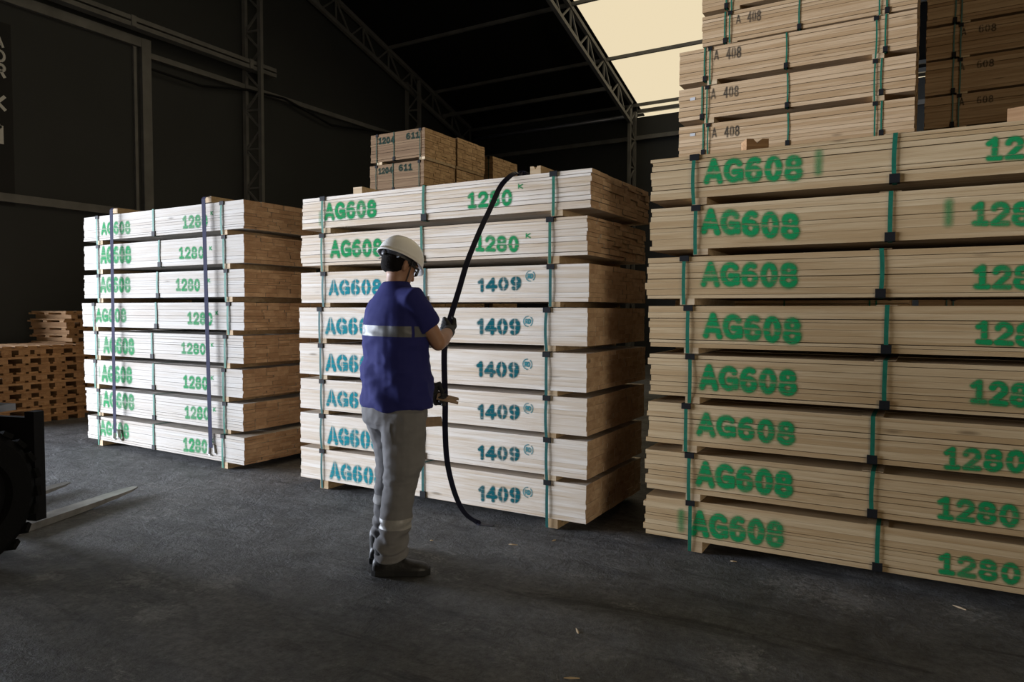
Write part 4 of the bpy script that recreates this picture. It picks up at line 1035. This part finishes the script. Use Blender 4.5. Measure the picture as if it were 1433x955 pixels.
# gloves: palm, four curled fingers, thumb
def glove(W_, E_, grip, axis, Rg, cuff=0.035):
    """hand closing round a bar through grip along axis"""
    A = Vector(axis).normalized(); d = (grip - W_)
    d = (d - A * d.dot(A)).normalized(); side = A.cross(d)
    u = MB(); fd = (W_ - E_).normalized()
    u.tube([W_ - fd * cuff, W_, W_.lerp(grip, 0.3)], [0.036, 0.033, 0.032], 16)
    knuck = grip - d * 0.012 + side * (Rg + 0.016)
    for k in (-1.4, -0.5, 0.4, 1.3):
        u.tube([W_.lerp(grip, 0.15) + A * k * 0.010, W_.lerp(knuck, 0.55) + A * k * 0.017, knuck + A * k * 0.021], [0.018, 0.018, 0.0145], 12)
    for i, (k, ln) in enumerate(((1.45, 0.9), (0.5, 1.0), (-0.45, 0.95), (-1.35, 0.78))):
        pts = []; n = 6
        for j in range(n):
            a = math.radians(100 - 235 * ln * j / (n - 1))
            pts.append(grip + A * k * 0.0205 + side * (Rg + 0.010) * math.sin(a) + d * (Rg + 0.010) * math.cos(a))
        u.tube([knuck + A * k * 0.0205] + pts, [0.0125, 0.0120, 0.0115, 0.0110, 0.0105, 0.0098, 0.0085], 10)
    base = W_.lerp(grip, 0.25) - side * 0.018 + A * 0.016
    u.tube([base, base - side * 0.016 + A * 0.022 + d * 0.022, grip - d * 0.010 - side * (Rg + 0.006) + A * 0.046, grip + d * 0.014 - side * (Rg * 0.6) + A * 0.062], [0.018, 0.0155, 0.0135, 0.0105], 12)
    me = refine(u, 0.0035, 3); me.materials.append(GLOVE)
    return link('glove', me, man)
def to_local(w):
    q = Vector(w) - Vector((PX, PY, 0)); c, s_ = math.cos(-BODY_RZ), math.sin(-BODY_RZ)
    return Vector((q.x * c - q.y * s_, q.x * s_ + q.y * c, q.z))
STRAP = [(-2.10, 4.20, 2.2385), (-2.18, 4.10, 2.239), (-2.24, 4.0, 2.252), (-2.30, 3.95, 2.256), (-2.335, 3.90, 2.215), (-2.361, 3.85, 2.150), (-2.362, 3.76, 2.03), (-2.362, 3.63, 1.866), (-2.352, 3.48, 1.671), (-2.330, 3.36, 1.499), (-2.313, 3.26, 1.356), (-2.313, 3.22, 1.276), (-2.333, 3.22, 1.156), (-2.347, 3.24, 0.993), (-2.364, 3.27, 0.867), (-2.408, 3.33, 0.691), (-2.455, 3.41, 0.503), (-2.488, 3.5, 0.343), (-2.51, 3.6, 0.194), (-2.507, 3.69, 0.081), (-2.466, 3.76, 0.018), (-2.42, 3.78, 0.004), (-2.365, 3.79, 0.004)]
g1 = to_local((-2.313, 3.225, 1.290)); ax1 = to_local((-2.330, 3.36, 1.499)) - to_local((-2.333, 3.22, 1.156))
glove(WR_R, EL_R, g1, ax1, 0.016)
g2 = to_local((-2.364, 3.268, 0.872)); ax2 = Vector((0.1, 0.1, 1.0))
glove(WR_L, EL_L, g2 + Vector((-0.012, -0.022, 0.0)), ax2, 0.016)

# the black strap he pulls down from the stack
b = MB(); rings = []; sp = [Vector(p) for p in STRAP]
fine_ = []
for i in range(len(sp) - 1):
    p0, p1, p2, p3 = sp[max(0, i - 1)], sp[i], sp[i + 1], sp[min(len(sp) - 1, i + 2)]
    for j in range(5):
        t = j / 5; fine_.append(0.5 * ((2 * p1) + (p2 - p0) * t + (2 * p0 - 5 * p1 + 4 * p2 - p3) * t * t + (3 * p1 - p0 - 3 * p2 + p3) * t ** 3))
fine_.append(sp[-1])
wd = Vector((math.cos(CAM_YAW), math.sin(CAM_YAW), 0.0))
for i, p in enumerate(fine_):
    d = (fine_[min(i + 1, len(fine_) - 1)] - fine_[max(i - 1, 0)]).normalized()
    t = i / (len(fine_) - 1)
    wv = Vector((0.80, 0.60, 0)) if t < 0.12 else wd
    if t > 0.9: wv = wd.lerp(Vector((-0.35, 0.94, 0)), min(1, (t - 0.9) / 0.06))
    s_ = (wv - d * wv.dot(d)).normalized() * 0.0165; n_ = d.cross(s_).normalized() * 0.0012
    rings.append([p - s_ - n_, p + s_ - n_, p + s_ + n_, p - s_ + n_])
strap = b.loft(rings).build('tie_down_strap', mat('black_webbing', (0.012, 0.012, 0.03), 0.35, bump=0.1, bscale=400), smooth=False)
tag(strap, 'long black strap hanging from the stack top through his gloved hands', 'strap')
# wooden tags: one in the left hand, one sticking out of the side pocket
TAGW = mat('brown_tag_board', (0.30, 0.20, 0.125), 0.7, var=0.15, vscale=40)
def plate(name, label, origin, ex, ey, L_, W_, th, notch=True):
    ex = Vector(ex).normalized(); ey = Vector(ey); ey = (ey - ex * ey.dot(ex)).normalized(); ez = ex.cross(ey)
    pr = [(0, 0), (L_, 0), (L_, W_ * 0.32)] + ([(L_ * 0.9, W_ * 0.40), (L_ * 0.9, W_ * 0.62)] if notch else []) + [(L_, W_ * 0.7), (L_ * 0.97, W_), (0, W_)]
    n = len(pr); o = Vector(origin); mb = MB()
    vs = [o + ex * a + ey * c for a, c in pr] + [o + ex * a + ey * c + ez * th for a, c in pr]
    mb.add(vs, [tuple(reversed(range(n))), tuple(range(n, 2 * n))] + [(i, (i + 1) % n, n + (i + 1) % n, n + i) for i in range(n)])
    ob = mb.build(name, TAGW); return tag(ob, label, 'tag')
R3 = Vector((math.cos(CAM_YAW), math.sin(CAM_YAW), 0)); F3 = Vector((-math.sin(CAM_YAW), math.cos(CAM_YAW), 0)); Z3 = Vector((0, 0, 1)); P3 = Vector((PX, PY, 0))
hand_tag = plate('wooden_tag', 'brown notched wooden tag held in his lower gloved hand', P3 + R3 * 0.195 + F3 * 0.255 + Z3 * 0.875, R3 + Z3 * -0.25 + F3 * 0.1, F3 * 0.8 + Z3 * 0.5, 0.125, 0.055, 0.006)
pock = plate('wooden_tag', 'brown wooden tag sticking out of his side trouser pocket', P3 + R3 * 0.135 + F3 * 0.03 + Z3 * 0.755, R3 + Z3 * 0.02 + F3 * 0.25, Z3 + R3 * 0.1, 0.115, 0.052, 0.006, notch=False)

# ------------------------------------------------------------------ wood chips on the floor
for i, (x, y, L_, a, lab) in enumerate(((-2.073, 3.545, 0.055, 0.3, 'pale wood sliver on the floor just past the strap end'), (-1.903, 3.737, 0.03, 1.2, 'small pale wood chip near the middle stack bottom corner'),
        (-1.269, 2.719, 0.05, 2.2, 'thin wood sliver on the open dark floor'), (-1.12, 2.353, 0.06, 0.5, 'brownish wood chip nearest the camera'),
        (-0.893, 3.93, 0.035, 0.2, 'wood splinter beside the yellowish stack base'), (0.156, 3.85, 0.06, 2.6, 'wood splinter under the yellowish stack stencilled side'), (-2.53, 3.36, 0.02, 0.4, 'tiny pale chip behind the worker boots'))):
    mb = MB(); mb.loft([[(-L_ / 2, -0.002, 0), (-L_ / 2, 0.002, 0), (-L_ / 2, 0, 0.003)], [(-L_ * 0.1, -0.007, 0), (-L_ * 0.1, 0.006, 0), (-L_ * 0.1, 0, 0.006)], [(L_ / 2, -0.003, 0), (L_ / 2, 0.003, 0.001), (L_ / 2, 0, 0.003)]])
    o = mb.build('wood_chip', CHIP_W, tint=True); o.location = (x, y, 0.0005); o.rotation_euler = (0, 0, a)
    tag(o, lab, 'wood chip', 'wood chips on the floor')
